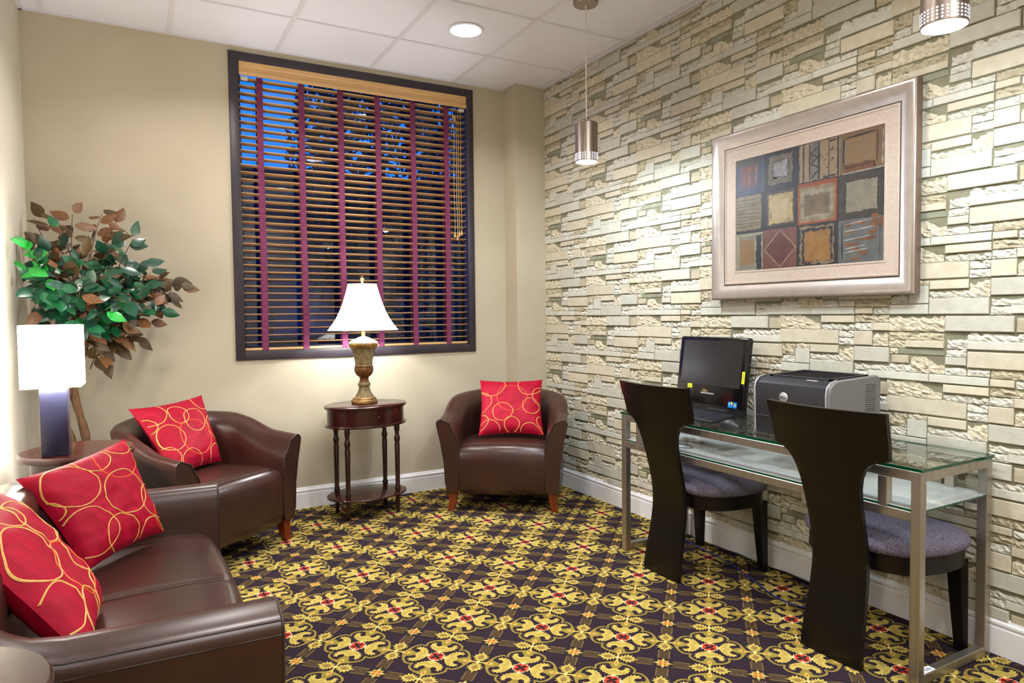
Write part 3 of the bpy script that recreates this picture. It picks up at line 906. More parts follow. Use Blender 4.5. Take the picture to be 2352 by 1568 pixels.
# ================================================================ pillows
def make_pillow(label, corners, rings, seed, thick=0.062):
    """corners TL, TR, BR, BL in the world; rings (u, v, r, orange) in pillow units -1..1"""
    TL, TR, BR, BL = [Vector(c) for c in corners]
    ctr = (TL+TR+BR+BL)/4
    ex = (TR+BR-TL-BL)/4; ey = (TL+TR-BL-BR)/4
    nrm = ex.cross(ey).normalized()
    tw = (TL+BR-TR-BL)/4
    base = ctr
    t = thing('throw_pillow', label, 'pillow', base, 0, 'red throw pillows with gold rings')
    def surf(u, v, side):
        pu = u*(1-0.075*(1-v*v)); pv = v*(1-0.075*(1-u*u))
        e = max(0.0, (1-u**4)*(1-v**4))
        th = thick*(e**0.62)
        fold = 0.004*noise.noise(Vector((u*2.2, v*7+seed, seed*2.0)))+0.005*noise.noise(Vector((u*5, v*3, seed*1.3)))
        th += fold*e**0.5*1.2
        p = ex*pu+ey*pv+tw*(-pu*pv)
        return p+nrm*(side*th)
    n = 30
    mb = MB()
    for side in (1, -1):
        vs = [surf(-1+2*i/n, -1+2*j/n, side) for j in range(n+1) for i in range(n+1)]
        fs = [(j*(n+1)+i, j*(n+1)+i+1, (j+1)*(n+1)+i+1, (j+1)*(n+1)+i) for j in range(n) for i in range(n)]
        mb.add(vs, fs if side == 1 else [f[::-1] for f in fs])
    cover = mb.build('cover', 'pillow_red', t, 80)
    for (u, v, r, org) in rings:
        pts = []; runs = []
        N = 64
        for k in range(N+1):
            a = 2*PI*k/N
            w = 1+0.05*math.sin(3*a+seed)
            uu, vv = u+r*w*math.cos(a), v+r*math.sin(a)
            if abs(uu) < 0.99 and abs(vv) < 0.99:
                pts.append((uu, vv, a))
            else:
                if len(pts) > 3: runs.append(pts)
                pts = []
        if len(pts) > 3: runs.append(pts)
        m2 = MB()
        for run in runs:
            vs = []
            hw = 0.0115
            for uu, vv, a in run:
                for k, (d, hgt) in enumerate(((-hw, 0.0002), (-hw*0.5, 0.0022), (hw*0.5, 0.0022), (hw, 0.0002))):
                    q1 = min(0.995, max(-0.995, uu+d*math.cos(a))); q2 = min(0.995, max(-0.995, vv+d*math.sin(a)))
                    vs.append(surf(q1, q2, 1)+nrm*hgt)
            m2.add(vs, [(4*i+k, 4*i+k+1, 4*i+k+5, 4*i+k+4) for i in range(len(run)-1) for k in range(3)])
        if m2.v: m2.build('embroidered_ring', 'orange_thread' if org else 'gold_thread', cover, 80)
    return t
make_pillow('red gold-ringed pillow in the armchair beside the stone wall',
            [(2.095, 4.215, 0.800), (2.470, 4.000, 0.800), (2.345, 3.785, 0.458), (1.975, 4.005, 0.458)],
            [(-0.62, 0.70, 0.42, 0), (0.62, 0.72, 0.40, 0), (0.02, 0.20, 0.50, 1), (-1.02, 0.10, 0.36, 0), (-0.28, -0.32, 0.33, 0), (0.66, -0.10, 0.28, 0),
             (1.05, 0.30, 0.34, 0), (0.02, -0.76, 0.24, 0), (-0.72, -0.95, 0.36, 0), (0.62, -1.05, 0.34, 0), (-1.0, -0.62, 0.26, 0), (1.02, -0.62, 0.2, 0)], 1)
make_pillow('red gold-ringed pillow in the armchair below the potted tree',
            [(-0.028, 4.005, 0.790), (0.340, 4.262, 0.812), (0.425, 4.150, 0.440), (0.165, 3.845, 0.440)],
            [(-0.80, 0.80, 0.42, 0), (-0.10, 0.55, 0.28, 0), (0.30, 0.30, 0.34, 0), (0.80, 0.85, 0.30, 0), (0.10, -0.20, 0.52, 1), (-0.62, -0.05, 0.36, 0),
             (1.02, 0.00, 0.36, 0), (-0.95, -0.55, 0.3, 0), (-0.30, -0.85, 0.36, 0), (0.75, -0.85, 0.34, 0), (-1.0, 0.40, 0.2, 0)], 2)
make_pillow('red gold-ringed pillow leaning in the far corner of the loveseat',
            [(-0.335, 2.640, 0.752), (-0.032, 2.905, 0.812), (0.085, 2.830, 0.462), (-0.150, 2.545, 0.448)],
            [(-0.52, 0.52, 0.44, 0), (0.32, 0.02, 0.46, 0), (0.10, 0.90, 0.30, 0), (0.52, 0.72, 0.44, 1), (-0.66, -0.42, 0.46, 0), (-0.12, -0.70, 0.36, 0),
             (0.92, -0.35, 0.36, 0), (0.60, -1.0, 0.34, 0), (0.75, 1.02, 0.30, 0), (1.05, -0.70, 0.3, 1), (-1.05, 0.2, 0.2, 0)], 3)
make_pillow('red gold-ringed pillow nearest the viewer at the left edge of the loveseat',
            [(-0.370, 1.930, 0.770), (-0.330, 2.330, 0.778), (-0.095, 2.235, 0.450), (-0.110, 1.850, 0.455)],
            [(0.40, 0.55, 0.40, 0), (0.10, -0.25, 0.44, 1), (0.72, -0.15, 0.42, 0), (-0.5, 0.30, 0.44, 0), (0.55, -0.80, 0.36, 0), (-0.30, -0.80, 0.34, 0),
             (0.98, 0.45, 0.34, 0), (-0.8, -0.4, 0.3, 0), (0.0, 0.95, 0.34, 0)], 4)

# ================================================================ tables
def turned_leg(x, y, z1, r=0.015, shelf=None):
    prof = [(r*0.62, 0.001), (r*0.78, 0.02), (r*0.95, 0.10), (r*1.0, 0.135), (r*1.25, 0.15), (r*1.25, 0.158), (r*0.95, 0.17), (r*1.0, 0.25),
            (r*1.15, z1-0.13), (r*0.95, z1-0.122), (r*1.05, z1-0.115), (r*1.28, z1-0.10), (r*1.30, z1-0.09), (r*1.0, z1-0.075),
            (r*0.85, z1-0.06), (r*1.15, z1-0.035), (r*1.2, z1-0.015), (r*1.0, z1)]
    return MB().lathe(prof, 16, (x, y))

def oval_table():
    t = thing('side_table', 'dark cherry oval side table with a small drawer under the window', 'table', (1.285, 4.215, 0), 0.09)
    a, b = 0.266, 0.196
    MB().lathe([(0.955, 0.678), (0.985, 0.681), (1.0, 0.688), (0.995, 0.696), (0.97, 0.700)], 64, (0, 0), sx=a, sy=b).build('table_top', 'mahogany', t, 40)
    MB().lathe([(0.93, 0.582), (0.93, 0.679)], 64, (0, 0), sx=a, sy=b).build('apron', 'mahogany', t, 40)
    MB().lathe([(0.95, 0.566), (0.985, 0.569), (0.995, 0.575), (0.985, 0.581), (0.95, 0.583)], 64, (0, 0), sx=a, sy=b).build('apron_moulding', 'mahogany', t, 40)
    # drawer front follows the oval
    mb = MB(); secs = []
    for i in range(21):
        an = -PI/2+(-0.62+1.24*i/20)
        secs.append([(a*k*math.cos(an), b*k*math.sin(an), z) for k, z in ((0.93, 0.590), (0.938, 0.590), (0.938, 0.672), (0.93, 0.672))])
    d = mb.loft(secs).build('drawer', 'mahogany', t, 40)
    MB().tube([(0, -b*0.93, 0.632), (0, -b*0.93-0.012, 0.632), (0, -b*0.93-0.016, 0.632), (0, -b*0.93-0.021, 0.632), (0, -b*0.93-0.024, 0.632)],
              [0.003, 0.004, 0.008, 0.0075, 0.003], 12).build('knob', 'mahogany', d, 50)
    for sx in (-1, 1):
        for sy in (-1, 1):
            turned_leg(sx*0.165, sy*0.098, 0.567).build('leg', 'dark_mahogany', t, 50)
    MB().lathe([(0.92, 0.118), (0.965, 0.121), (0.975, 0.126), (0.965, 0.131), (0.94, 0.133)], 64, (0, 0), sx=a, sy=b*0.99).build('lower_shelf', 'mahogany', t, 40)
oval_table()

def round_table(label, loc, r, z):
    t = thing('round_table', label, 'table', loc, 0, 'round cherry end tables')
    MB().lathe([(r*0.95, z-0.030), (r*0.985, z-0.027), (r, z-0.018), (r*0.995, z-0.006), (r*0.97, z)], 64).build('table_top', 'mahogany', t, 40)
    MB().lathe([(r*0.80, z-0.11), (r*0.80, z-0.029)], 48).build('apron', 'mahogany', t, 40)
    for k in range(4):
        an = PI/4+k*PI/2
        turned_leg(r*0.66*math.cos(an), r*0.66*math.sin(an), z-0.105).build('leg', 'dark_mahogany', t, 50)
    MB().lathe([(r*0.78, 0.118), (r*0.82, 0.125), (r*0.80, 0.133)], 48).build('lower_shelf', 'mahogany', t, 40)
round_table('round dark cherry end table under the square white lamp', (-0.216, 3.45, 0), 0.216, 0.70)
round_table('round dark cherry end table cut off at the bottom left, before the loveseat arm', (-0.292, 1.20, 0), 0.176, 0.735)

# ================================================================ lamps
def urn_lamp():
    t = thing('table_lamp', 'gilt fluted urn lamp with a white bell shade on the oval table', 'lamp', (1.283, 4.235, 0.7005))
    z0 = 0.700
    def seg(name, m, prof, flute=None, n=48):
        return MB().lathe([(r, z-z0) for r, z in prof], n, (0, 0), flute=flute).build(name, m, t, 60)
    flut = lambda n, amp: (lambda k, a: 1-amp*(0.5+0.5*math.cos(n*a)))
    seg('foot', 'lamp_gold', [(0.080, 0.700), (0.083, 0.704), (0.083, 0.719), (0.079, 0.724), (0.074, 0.726), (0.074, 0.731), (0.066, 0.738), (0.058, 0.744)])
    seg('stem', 'lamp_sage', [(0.057, 0.744), (0.054, 0.752), (0.046, 0.764), (0.040, 0.778), (0.036, 0.790), (0.033, 0.806)], flut(18, 0.10), 144)
    seg('collar', 'lamp_sage', [(0.034, 0.806), (0.039, 0.813), (0.040, 0.821), (0.037, 0.829), (0.032, 0.836)])
    seg('neck', 'lamp_bronze', [(0.031, 0.836), (0.028, 0.848), (0.028, 0.862), (0.033, 0.868)])
    seg('bowl', 'lamp_bronze', [(0.032, 0.868), (0.044, 0.877), (0.054, 0.890), (0.059, 0.905), (0.060, 0.920), (0.056, 0.933)], flut(18, 0.09), 144)
    seg('band', 'lamp_gold', [(0.056, 0.933), (0.059, 0.936), (0.059, 0.940), (0.054, 0.943)])
    seg('urn', 'lamp_sage', [(0.053, 0.943), (0.055, 0.960), (0.059, 0.985), (0.065, 1.010), (0.072, 1.035), (0.080, 1.050)], flut(20, 0.09), 160)
    zig = lambda k, a: 1+0.03*abs(((a*10/(2*PI)) % 1)-0.5)*2
    seg('rim', 'lamp_gold', [(0.080, 1.050), (0.088, 1.056), (0.091, 1.070), (0.093, 1.079), (0.088, 1.082)], zig, 120)
    seg('cap', 'lamp_ivory', [(0.088, 1.082), (0.092, 1.086), (0.088, 1.090), (0.060, 1.104), (0.030, 1.118), (0.015, 1.124)])
    seg('stalk', 'lamp_gold', [(0.011, 1.124), (0.011, 1.30), (0.004, 1.305), (0.003, 1.455)], n=16)
    # bell shade of six panels
    prof = [(0.236, 1.166), (0.226, 1.182), (0.206, 1.206), (0.182, 1.240), (0.160, 1.280), (0.140, 1.325), (0.122, 1.375), (0.107, 1.420), (0.098, 1.452)]
    ph = 0.20
    six = lambda k, a: (math.cos(PI/6)/math.cos(((a-ph) % (PI/3))-PI/6))**0.62
    mb = MB().lathe([(r, z-z0) for r, z in prof], 72, (0, 0), flute=six, caps=False)
    mb.lathe([(r-0.002, z-z0) for r, z in prof[::-1]], 72, (0, 0), flute=six, caps=False)
    sh = mb.build('lamp_shade', 'shade_cloth', t, 50)
    for pr, tr in ((prof[0], 0.0045), (prof[-1], 0.0040)):
        ring = [(pr[0]*six(0, 2*PI*k/72)*math.cos(2*PI*k/72), pr[0]*six(0, 2*PI*k/72)*math.sin(2*PI*k/72), pr[1]-z0) for k in range(72)]
        MB().tube(ring, tr, 8, closed=True).build('shade_edge', 'shade_trim', sh, 60)
    for k in range(6):
        a = ph+k*PI/3
        pts = [((r*six(0, a)+0.001)*math.cos(a), (r*six(0, a)+0.001)*math.sin(a), z-z0) for r, z in prof]
        MB().tube(pts, 0.0019, 6).build('shade_rib', 'shade_trim', sh, 60)
    MB().lathe([(0.003, 1.452-z0), (0.006, 1.456-z0), (0.007, 1.470-z0), (0.012, 1.488-z0), (0.013, 1.492-z0), (0.007, 1.493-z0), (0.008, 1.500-z0), (0.003, 1.508-z0)], 20).build('finial', 'lamp_gold', t, 60)
    light('bulb', 'POINT', (0, 0, 1.29-z0), TABLE_LAMP_W, (0.96, 0.98, 1.0), t, 0.025)
urn_lamp()

def square_lamp():
    t = thing('square_lamp', 'lamp with a glowing white square shade and dark column base', 'lamp', (-0.285, 3.36, 0.7005), -0.03)
    MB().rbox(-0.048, 0.048, -0.048, 0.048, 0.0, 0.272, 0.003).build('base', 'lamp_base_dark', t, 30)
    MB().lathe([(0.010, 0.272), (0.010, 0.30), (0.014, 0.302), (0.014, 0.33)], 16).build('socket', 'printer_silver', t, 50)
    s = 0.102; z0, z1 = 0.282, 0.532; th = 0.0025
    mb = MB()
    mb.box(-s, s, -s, -s+th, z0, z1).box(-s, s, s-th, s, z0, z1).box(-s, -s+th, -s, s, z0, z1).box(s-th, s, -s, s, z0, z1)
    sh = mb.build('lamp_shade', 'square_shade', t)
    for z in (z0, z1):
        MB().tube([(-s, -s, z), (s, -s, z), (s, s, z), (-s, s, z)], 0.0022, 6, closed=True).build('shade_rim', 'shade_trim', sh)
    for a in (0, PI/2):
        c, q = math.cos(a), math.sin(a)
        MB().tube([(-s*c, -s*q, z1-0.02), (s*c, s*q, z1-0.02)], 0.0015, 6).build('spider', 'brushed_steel', sh)
    light('bulb', 'POINT', (0, 0, 0.40), TABLE_LAMP_W*0.8, WARM, t, 0.03)
square_lamp()

def pendant(label, x, y, zbot):
    t = thing('pendant_lamp', label, 'pendant lamp', (x, y, H), 0, 'perforated steel pendants before the stone wall')
    zb = zbot-H; zt = zb+0.205; r = 0.0605
    MB().lathe([(0.063, -0.034), (0.066, -0.030), (0.066, 0.0)], 40).build('canopy', 'pendant_metal', t, 40)
    MB().tube([(0, 0, -0.03), (0.001, 0, -0.3), (0, 0, zt+0.02)], 0.0032, 8).build('cord', 'clear_plastic', t, 60)
    MB().lathe([(0.024, zt), (0.026, zt+0.006), (0.024, zt+0.012), (0.008, zt+0.013), (0.007, zt+0.030), (0.003, zt+0.032)], 24).build('cap', 'pendant_metal', t, 40)
    outer = [(r, zb), (r+0.0008, zb+0.003), (r, zb+0.006), (r, zt-0.004), (r-0.004, zt), (0.010, zt+0.001)]
    sh = MB().lathe(outer, 64, caps=False).lathe([(r-0.002, zb), (r-0.002, zt-0.002)], 64, caps=False).build('shade', 'pendant_metal', t, 40)
    mb = MB(); cols = 30; hr = 0.0030
    for row in range(4):
        for c in range(cols):
            a0 = 2*PI*c/cols; z = zb+0.010+row*0.0098
            vs = []
            for k in range(8):
                b = 2*PI*k/8
                da = hr*math.cos(b)/r
                vs.append(((r+0.0009)*math.cos(a0+da), (r+0.0009)*math.sin(a0+da), z+hr*math.sin(b)))
            mb.add(vs, [list(range(8))])
    hl = mb.build('perforation', 'hole_glow', sh); hl['kind'] = 'stuff'
    MB().lathe([(0.001, zb+0.018), (r-0.003, zb+0.018), (r-0.003, zb+0.020)], 48).build('diffuser', 'pendant_glow', sh)
    light('pendant_bulb', 'POINT', (0, 0, zb+0.009), PENDANT_W, COOL, t, 0.028)
pendant('brushed steel pendant lamp hanging far back near the column, cord in view', 2.146, 3.006, 2.062)
pendant('brushed steel pendant lamp at the top right edge above the picture', 2.070, 1.133, 2.072)

for i, (x, y) in enumerate(DOWNLIGHTS):
    lab = ['round glowing recessed ceiling light above the window'] + ['unseen round recessed ceiling light outside the picture']*7
    t = thing('downlight', lab[i], 'ceiling light', (x, y, H), 0, 'unseen recessed ceiling lights' if i else 'recessed ceiling light in view')
    MB().lathe([(0.099, 0.003), (0.102, -0.002), (0.100, -0.005), (0.092, -0.006), (0.086, -0.001), (0.084, 0.012)], 48, caps=False).build('trim_ring', 'white_paint', t, 40)
    MB().lathe([(0.085, 0.012), (0.084, 0.006), (0.06, 0.001), (0.001, -0.001)], 48, caps=False).build('lens', 'downlight_glow', t, 60)
    light('downlight_bulb', 'AREA', (0, 0, -0.008), DOWNLIGHT_W, SOFT, t, 0.15, math.radians(140))

# ================================================================ potted tree
def ficus():
    rnd = random.Random(21)
    t = thing('potted_ficus', 'artificial ficus tree with green and brown leaves in the left corner', 'plant', (-0.265, 4.20, 0))
    ox, oy = -0.265, 4.20
    L = lambda p: Vector((p[0]-ox, p[1]-oy, p[2]))
    MB().lathe([(0.085, 0.001), (0.10, 0.03), (0.125, 0.22), (0.135, 0.24), (0.135, 0.26), (0.122, 0.26), (0.118, 0.235)], 32).build('pot', 'pot', t, 40)
    MB().lathe([(0.001, 0.236), (0.118, 0.236), (0.118, 0.225)], 32).build('soil', 'soil', t)
    stems = [[(-0.28, 4.20, 0.22), (-0.30, 4.17, 0.45), (-0.285, 4.13, 0.62), (-0.315, 4.11, 0.76), (-0.290, 4.11, 0.90), (-0.255, 4.11, 1.05), (-0.235, 4.11, 1.20), (-0.26, 4.10, 1.38)],
             [(-0.245, 4.21, 0.22), (-0.215, 4.16, 0.45), (-0.225, 4.13, 0.66), (-0.262, 4.12, 0.85), (-0.262, 4.13, 0.98), (-0.222, 4.12, 1.12), (-0.21, 4.12, 1.24), (-0.16, 4.12, 1.42)]]
    for s, r0 in zip(stems, (0.020, 0.018)):
        pts = bez([L(p) for p in s], 4, False)
        n = len(pts)
        MB().tube(pts, [r0*(1.15-0.25*i/n+0.12*math.sin(i*1.7)+(0.55 if 0.62 < i/n < 0.88 else 0)) * (1 if i/n < 0.9 else 0.6) for i in range(n)], 10).build('trunk', 'trunk', t, 60)
    # leaf shapes
    def leaf_mesh(name, material, curl, fold):
        rows = [(0, 0.0), (0.12, 0.30), (0.32, 0.50), (0.55, 0.46), (0.78, 0.26), (1.0, 0.0)]
        mb = MB(); vs = []
        for s, w in rows:
            y = s; z = -curl*s*s
            vs += [(-w*0.56, y, z-fold*w), (0, y, z), (w*0.56, y, z-fold*w)]
        fs = []
        for k in range(len(rows)-1):
            fs += [(3*k, 3*k+1, 3*k+4, 3*k+3), (3*k+1, 3*k+2, 3*k+5, 3*k+4)]
        mb.add(vs, fs)
        me = bpy.data.meshes.new(name)
        me.from_pydata(mb.v, [], mb.f); me.materials.append(MATS[material]); me.shade_smooth()
        return me
    kinds = {}
    for m in ('leaf_green', 'leaf_bright', 'leaf_teal', 'leaf_brown', 'leaf_dark'):
        kinds[m] = [leaf_mesh('leaf', m, c, f) for c, f in ((0.18, 0.10), (0.30, 0.2), (0.08, 0.05))]
    # branch tips (x, y, z, palette) in the room
    G, BR, D, M, B2 = 'green', 'brown', 'dark', 'mix', 'bright'
    tips = [(-0.42, 4.25, 1.77, D), (-0.44, 4.10, 1.62, D), (-0.30, 4.05, 1.70, G), (-0.25, 4.22, 1.80, D), (-0.12, 4.30, 1.82, BR), (-0.06, 4.25, 1.76, BR), (-0.10, 4.15, 1.66, BR),
            (0.02, 3.98, 1.66, G), (-0.08, 4.00, 1.62, G), (-0.44, 3.84, 1.60, B2), (-0.43, 3.78, 1.50, B2), (-0.40, 3.92, 1.44, G), (-0.38, 3.95, 1.30, G), (-0.42, 4.05, 1.20, M),
            (0.20, 4.30, 1.47, D), (0.24, 4.22, 1.43, D), (0.17, 4.15, 1.40, D), (0.13, 4.05, 1.30, M), (0.08, 4.12, 1.24, D), (0.02, 4.20, 1.16, BR), (-0.02, 4.25, 1.20, D),
            (-0.08, 4.18, 1.12, D), (-0.13, 4.10, 1.05, D), (-0.05, 4.05, 1.22, M), (-0.20, 3.88, 1.22, B2), (-0.10, 3.85, 1.30, B2), (-0.02, 3.90, 1.34, B2), (0.05, 3.95, 1.42, G),
            (-0.28, 3.85, 1.36, B2), (-0.20, 3.80, 1.42, G), (-0.12, 3.88, 1.48, G), (-0.30, 3.95, 1.52, M), (-0.20, 4.00, 1.56, M), (-0.34, 4.05, 1.58, M), (0.10, 4.20, 1.50, G),
            (0.06, 4.10, 1.54, G), (-0.16, 4.10, 1.20, BR), (-0.34, 4.0, 1.22, BR), (-0.28, 4.1, 1.40, BR), (-0.10, 4.2, 1.40, BR), (0.0, 4.28, 1.34, D), (-0.40, 3.80, 1.40, G)]
    pal = {G: ['leaf_green', 'leaf_teal', 'leaf_green', 'leaf_teal', 'leaf_brown'], B2: ['leaf_bright', 'leaf_green', 'leaf_bright', 'leaf_teal'],
           BR: ['leaf_brown', 'leaf_brown', 'leaf_dark', 'leaf_brown'], D: ['leaf_dark', 'leaf_dark', 'leaf_brown'], M: ['leaf_green', 'leaf_teal', 'leaf_brown', 'leaf_dark', 'leaf_green']}
    count = 0
    for (x, y, z, p) in tips:
        root = Vector((-0.24+rnd.uniform(-0.04, 0.06), 4.11+rnd.uniform(-0.03, 0.03), min(z-0.05, rnd.uniform(1.12, 1.36))))
        tip = Vector((x, y, z))
        mid = (root+tip)/2+Vector((rnd.uniform(-0.02, 0.02), rnd.uniform(-0.02, 0.02), 0.05+rnd.uniform(0, 0.03)))
        pts = [(1-s)**2*root+2*s*(1-s)*mid+s*s*tip for s in [i/9 for i in range(10)]]
        br = MB().tube([L(q) for q in pts], [0.0042-0.0003*i for i in range(10)], 5).build('branch', 'twig', t, 60)
        dirv = (tip-mid).normalized()
        nl = 7
        for k in range(nl):
            s = 0.48+0.52*k/(nl-1)
            q = (1-s)**2*root+2*s*(1-s)*mid+s*s*tip
            side = dirv.cross(Vector((0, 0, 1)))
            if side.length < 0.2: side = Vector((1, 0, 0))
            side.normalize()
            sg = -1 if k % 2 else 1
            d = dirv*(0.9 if k == nl-1 else 0.45)+side*(0.75*sg if k < nl-1 else 0)+Vector((rnd.uniform(-.3, .3), rnd.uniform(-.4, .2), rnd.uniform(-0.55, 0.12)))
            d.normalize()
            nrm = (Vector((0.1, -1.0, 0.55))+Vector((rnd.uniform(-.5, .5), rnd.uniform(-.35, .35), rnd.uniform(-.5, .5))))
            nrm = (nrm-nrm.dot(d)*d).normalized()
            xa = d.cross(nrm)
            ln = rnd.uniform(0.082, 0.112)
            base = q+d*0.012
            end = base+d*ln
            if min(end.x, base.x) < XL+0.045: base.x += XL+0.045-min(end.x, base.x)
            if end.y > YB-0.03: base.y -= end.y-(YB-0.03)
            m = kinds[rnd.choice(pal[p])][rnd.randrange(3)]
            o = bpy.data.objects.new('leaf', m); COL.objects.link(o); o.parent = t
            M4 = Matrix((xa, d, nrm)).transposed().to_4x4()
            M4 = Matrix.Translation(L(base)) @ M4 @ Matrix.Scale(ln, 4)
            o.matrix_local = M4
            count += 1
    # the many smaller leaves inside the crown
    mb = MB(); names = ['leaf_green', 'leaf_teal', 'leaf_brown', 'leaf_dark']
    rows = [(0, 0.0), (0.12, 0.30), (0.32, 0.50), (0.55, 0.46), (0.78, 0.26), (1.0, 0.0)]
    for k in range(330):
        tx, ty, tz, p = rnd.choice(tips)
        s = rnd.uniform(0.45, 0.97)
        q = Vector((-0.22, 4.12, 1.28)).lerp(Vector((tx, ty, tz)), s)+Vector((rnd.gauss(0, .035), rnd.gauss(0, .035), rnd.gauss(0, .03)+0.02))
        d = Vector((rnd.gauss(0, .6)+(tx+0.22)*1.5, rnd.gauss(0, .4), rnd.gauss(-0.25, .5))).normalized()
        nrm = Vector((rnd.gauss(0.1, .4), -1.0+rnd.gauss(0, .3), rnd.gauss(0.5, .4)))
        nrm = (nrm-nrm.dot(d)*d).normalized(); xa = d.cross(nrm)
        ln = rnd.uniform(0.062, 0.09)
        if min(q.x, q.x+d.x*ln) < XL+0.04 or max(q.y, q.y+d.y*ln) > YB-0.03: continue
        vs = []
        for r, w in rows:
            for e in (-1, 0, 1):
                vs.append(L(q)+d*(r*ln)+xa*(e*w*0.56*ln)-nrm*(0.2*r*r*ln+0.12*w*abs(e)*ln))
        fs = []
        for j in range(len(rows)-1):
            fs += [(3*j, 3*j+1, 3*j+4, 3*j+3), (3*j+1, 3*j+2, 3*j+5, 3*j+4)]
        mi = {G: rnd.choice((0, 1, 1)), B2: rnd.choice((0, 1, 0)), BR: rnd.choice((2, 3)), D: 3, M: rnd.choice((0, 1, 2, 3))}[p]
        mb.add(vs, fs, mi)
    me = bpy.data.meshes.new('inner_leaves'); me.from_pydata([tuple(v) for v in mb.v], [], mb.f)
    for nme in names: me.materials.append(MATS[nme])
    me.polygons.foreach_set('material_index', mb.m); me.shade_smooth()
    o = inst(me, 'inner_leaves', t); o['kind'] = 'stuff'
ficus()

# fill light added behind the viewer as an uplighter, bouncing off the ceiling
def make_fill_lamp(x, y):
    t = thing('fill_lamp', 'unseen fill light added behind the viewer, built as an uplighter floor lamp', 'lamp', (x, y, 0))
    MB().lathe([(0.14, 0.002), (0.14, 0.014), (0.05, 0.026), (0.014, 0.032)], 32).build('base', 'brushed_steel', t, 40)
    MB().tube([(0, 0, 0.03), (0, 0, 1.75)], 0.012, 12).build('pole', 'brushed_steel', t, 60)
    MB().lathe([(0.012, 1.745), (0.06, 1.76), (0.14, 1.82), (0.17, 1.86), (0.166, 1.86), (0.136, 1.826), (0.06, 1.768)], 32, caps=False).build('bowl', 'lamp_ivory', t, 60)
    light('bulb', 'SPOT', (0, 0, 1.80), FILL_LAMP_W, (0.90, 0.94, 1.0), t, 0.05, rot=(PI, 0, 0), spot=math.radians(125), blend=0.6)
make_fill_lamp(0.9, -0.6)

# ================================================================ glass desk
def desk():
    t = thing('glass_desk', 'long narrow glass-topped desk with a brushed steel frame by the stone wall', 'desk', (2.465, 2.06, 0))
    ox, oy = 2.465, 2.06
    x0, x1, y0, y1 = 2.245-ox, 2.690-ox, 1.280-oy, 2.845-oy
    w = 0.034; zt = 0.724; zs = 0.590
    def bar(name, a, b, c, d, e, f): return MB().rbox(a, b, c, d, e, f, 0.0022, 1).build(name, 'brushed_steel', t, 30)
    for xa in (x0, x1-w):
        for ya in (y0, y1-w):
            bar('leg', xa, xa+w, ya, ya+w, 0.0025, zt)
    for ya in (y0, y1-w):
        bar('floor_rail', x0+w, x1-w, ya+0.001, ya+w-0.001, 0.0025, 0.0025+w)
        bar('end_rail', x0+w, x1-w, ya+0.001, ya+w-0.001, zt-w, zt)
    for xa in (x0, x1-w):
        bar('long_rail', xa+0.001, xa+w-0.001, y0+w, y1-w, zt-w, zt)
        bar('shelf_rail', xa+0.001, xa+w-0.001, y0+w, y1-w, zs-w-0.004, zs-0.004)
        for ya in (y0+w+0.082, y1-2*w-0.082):
            bar('divider', xa+0.001, xa+w-0.001, ya, ya+w, zs-0.004, zt-w)
    def glass(name, a, b, c, d, e, f, gm='desk_glass'):
        mb = MB().box(a, b, c, d, e, f)
        mb.m = [0, 0, 1, 1, 1, 1]
        return mb.build(name, [gm, 'glass_edge'], t)
    g = glass('glass_top', x0-0.004, x1+0.004, y0-0.004, y1+0.004, zt+0.001, zt+0.012)
    s = glass('glass_shelf', x0+0.004, x1-0.004, y0+0.004, y1-0.004, zs-0.003, zs+0.004, 'shelf_glass')
    st = MB().box(x0+w+0.002, x0+w+0.075, y0+0.004, y0+w-0.004, w+0.0028, w+0.0032).build('paper_label', 'label_white', t)
    st['label'] = 'small white paper label'
    mb = MB()
    for k in range(7):
        mb.box(x0+w+0.032+k*0.005, x0+w+0.034+k*0.005+0.0006*(k % 3), y0+0.010, y0+w-0.010, w+0.0032, w+0.0034)
    for k in range(2):
        mb.box(x0+w+0.008+k*0.009, x0+w+0.013+k*0.009, y0+0.010, y0+w-0.012, w+0.0032, w+0.0034)
    mb.build('print', 'label_ink', st)
desk()
DZ = 0.7365          # top of the desk glass

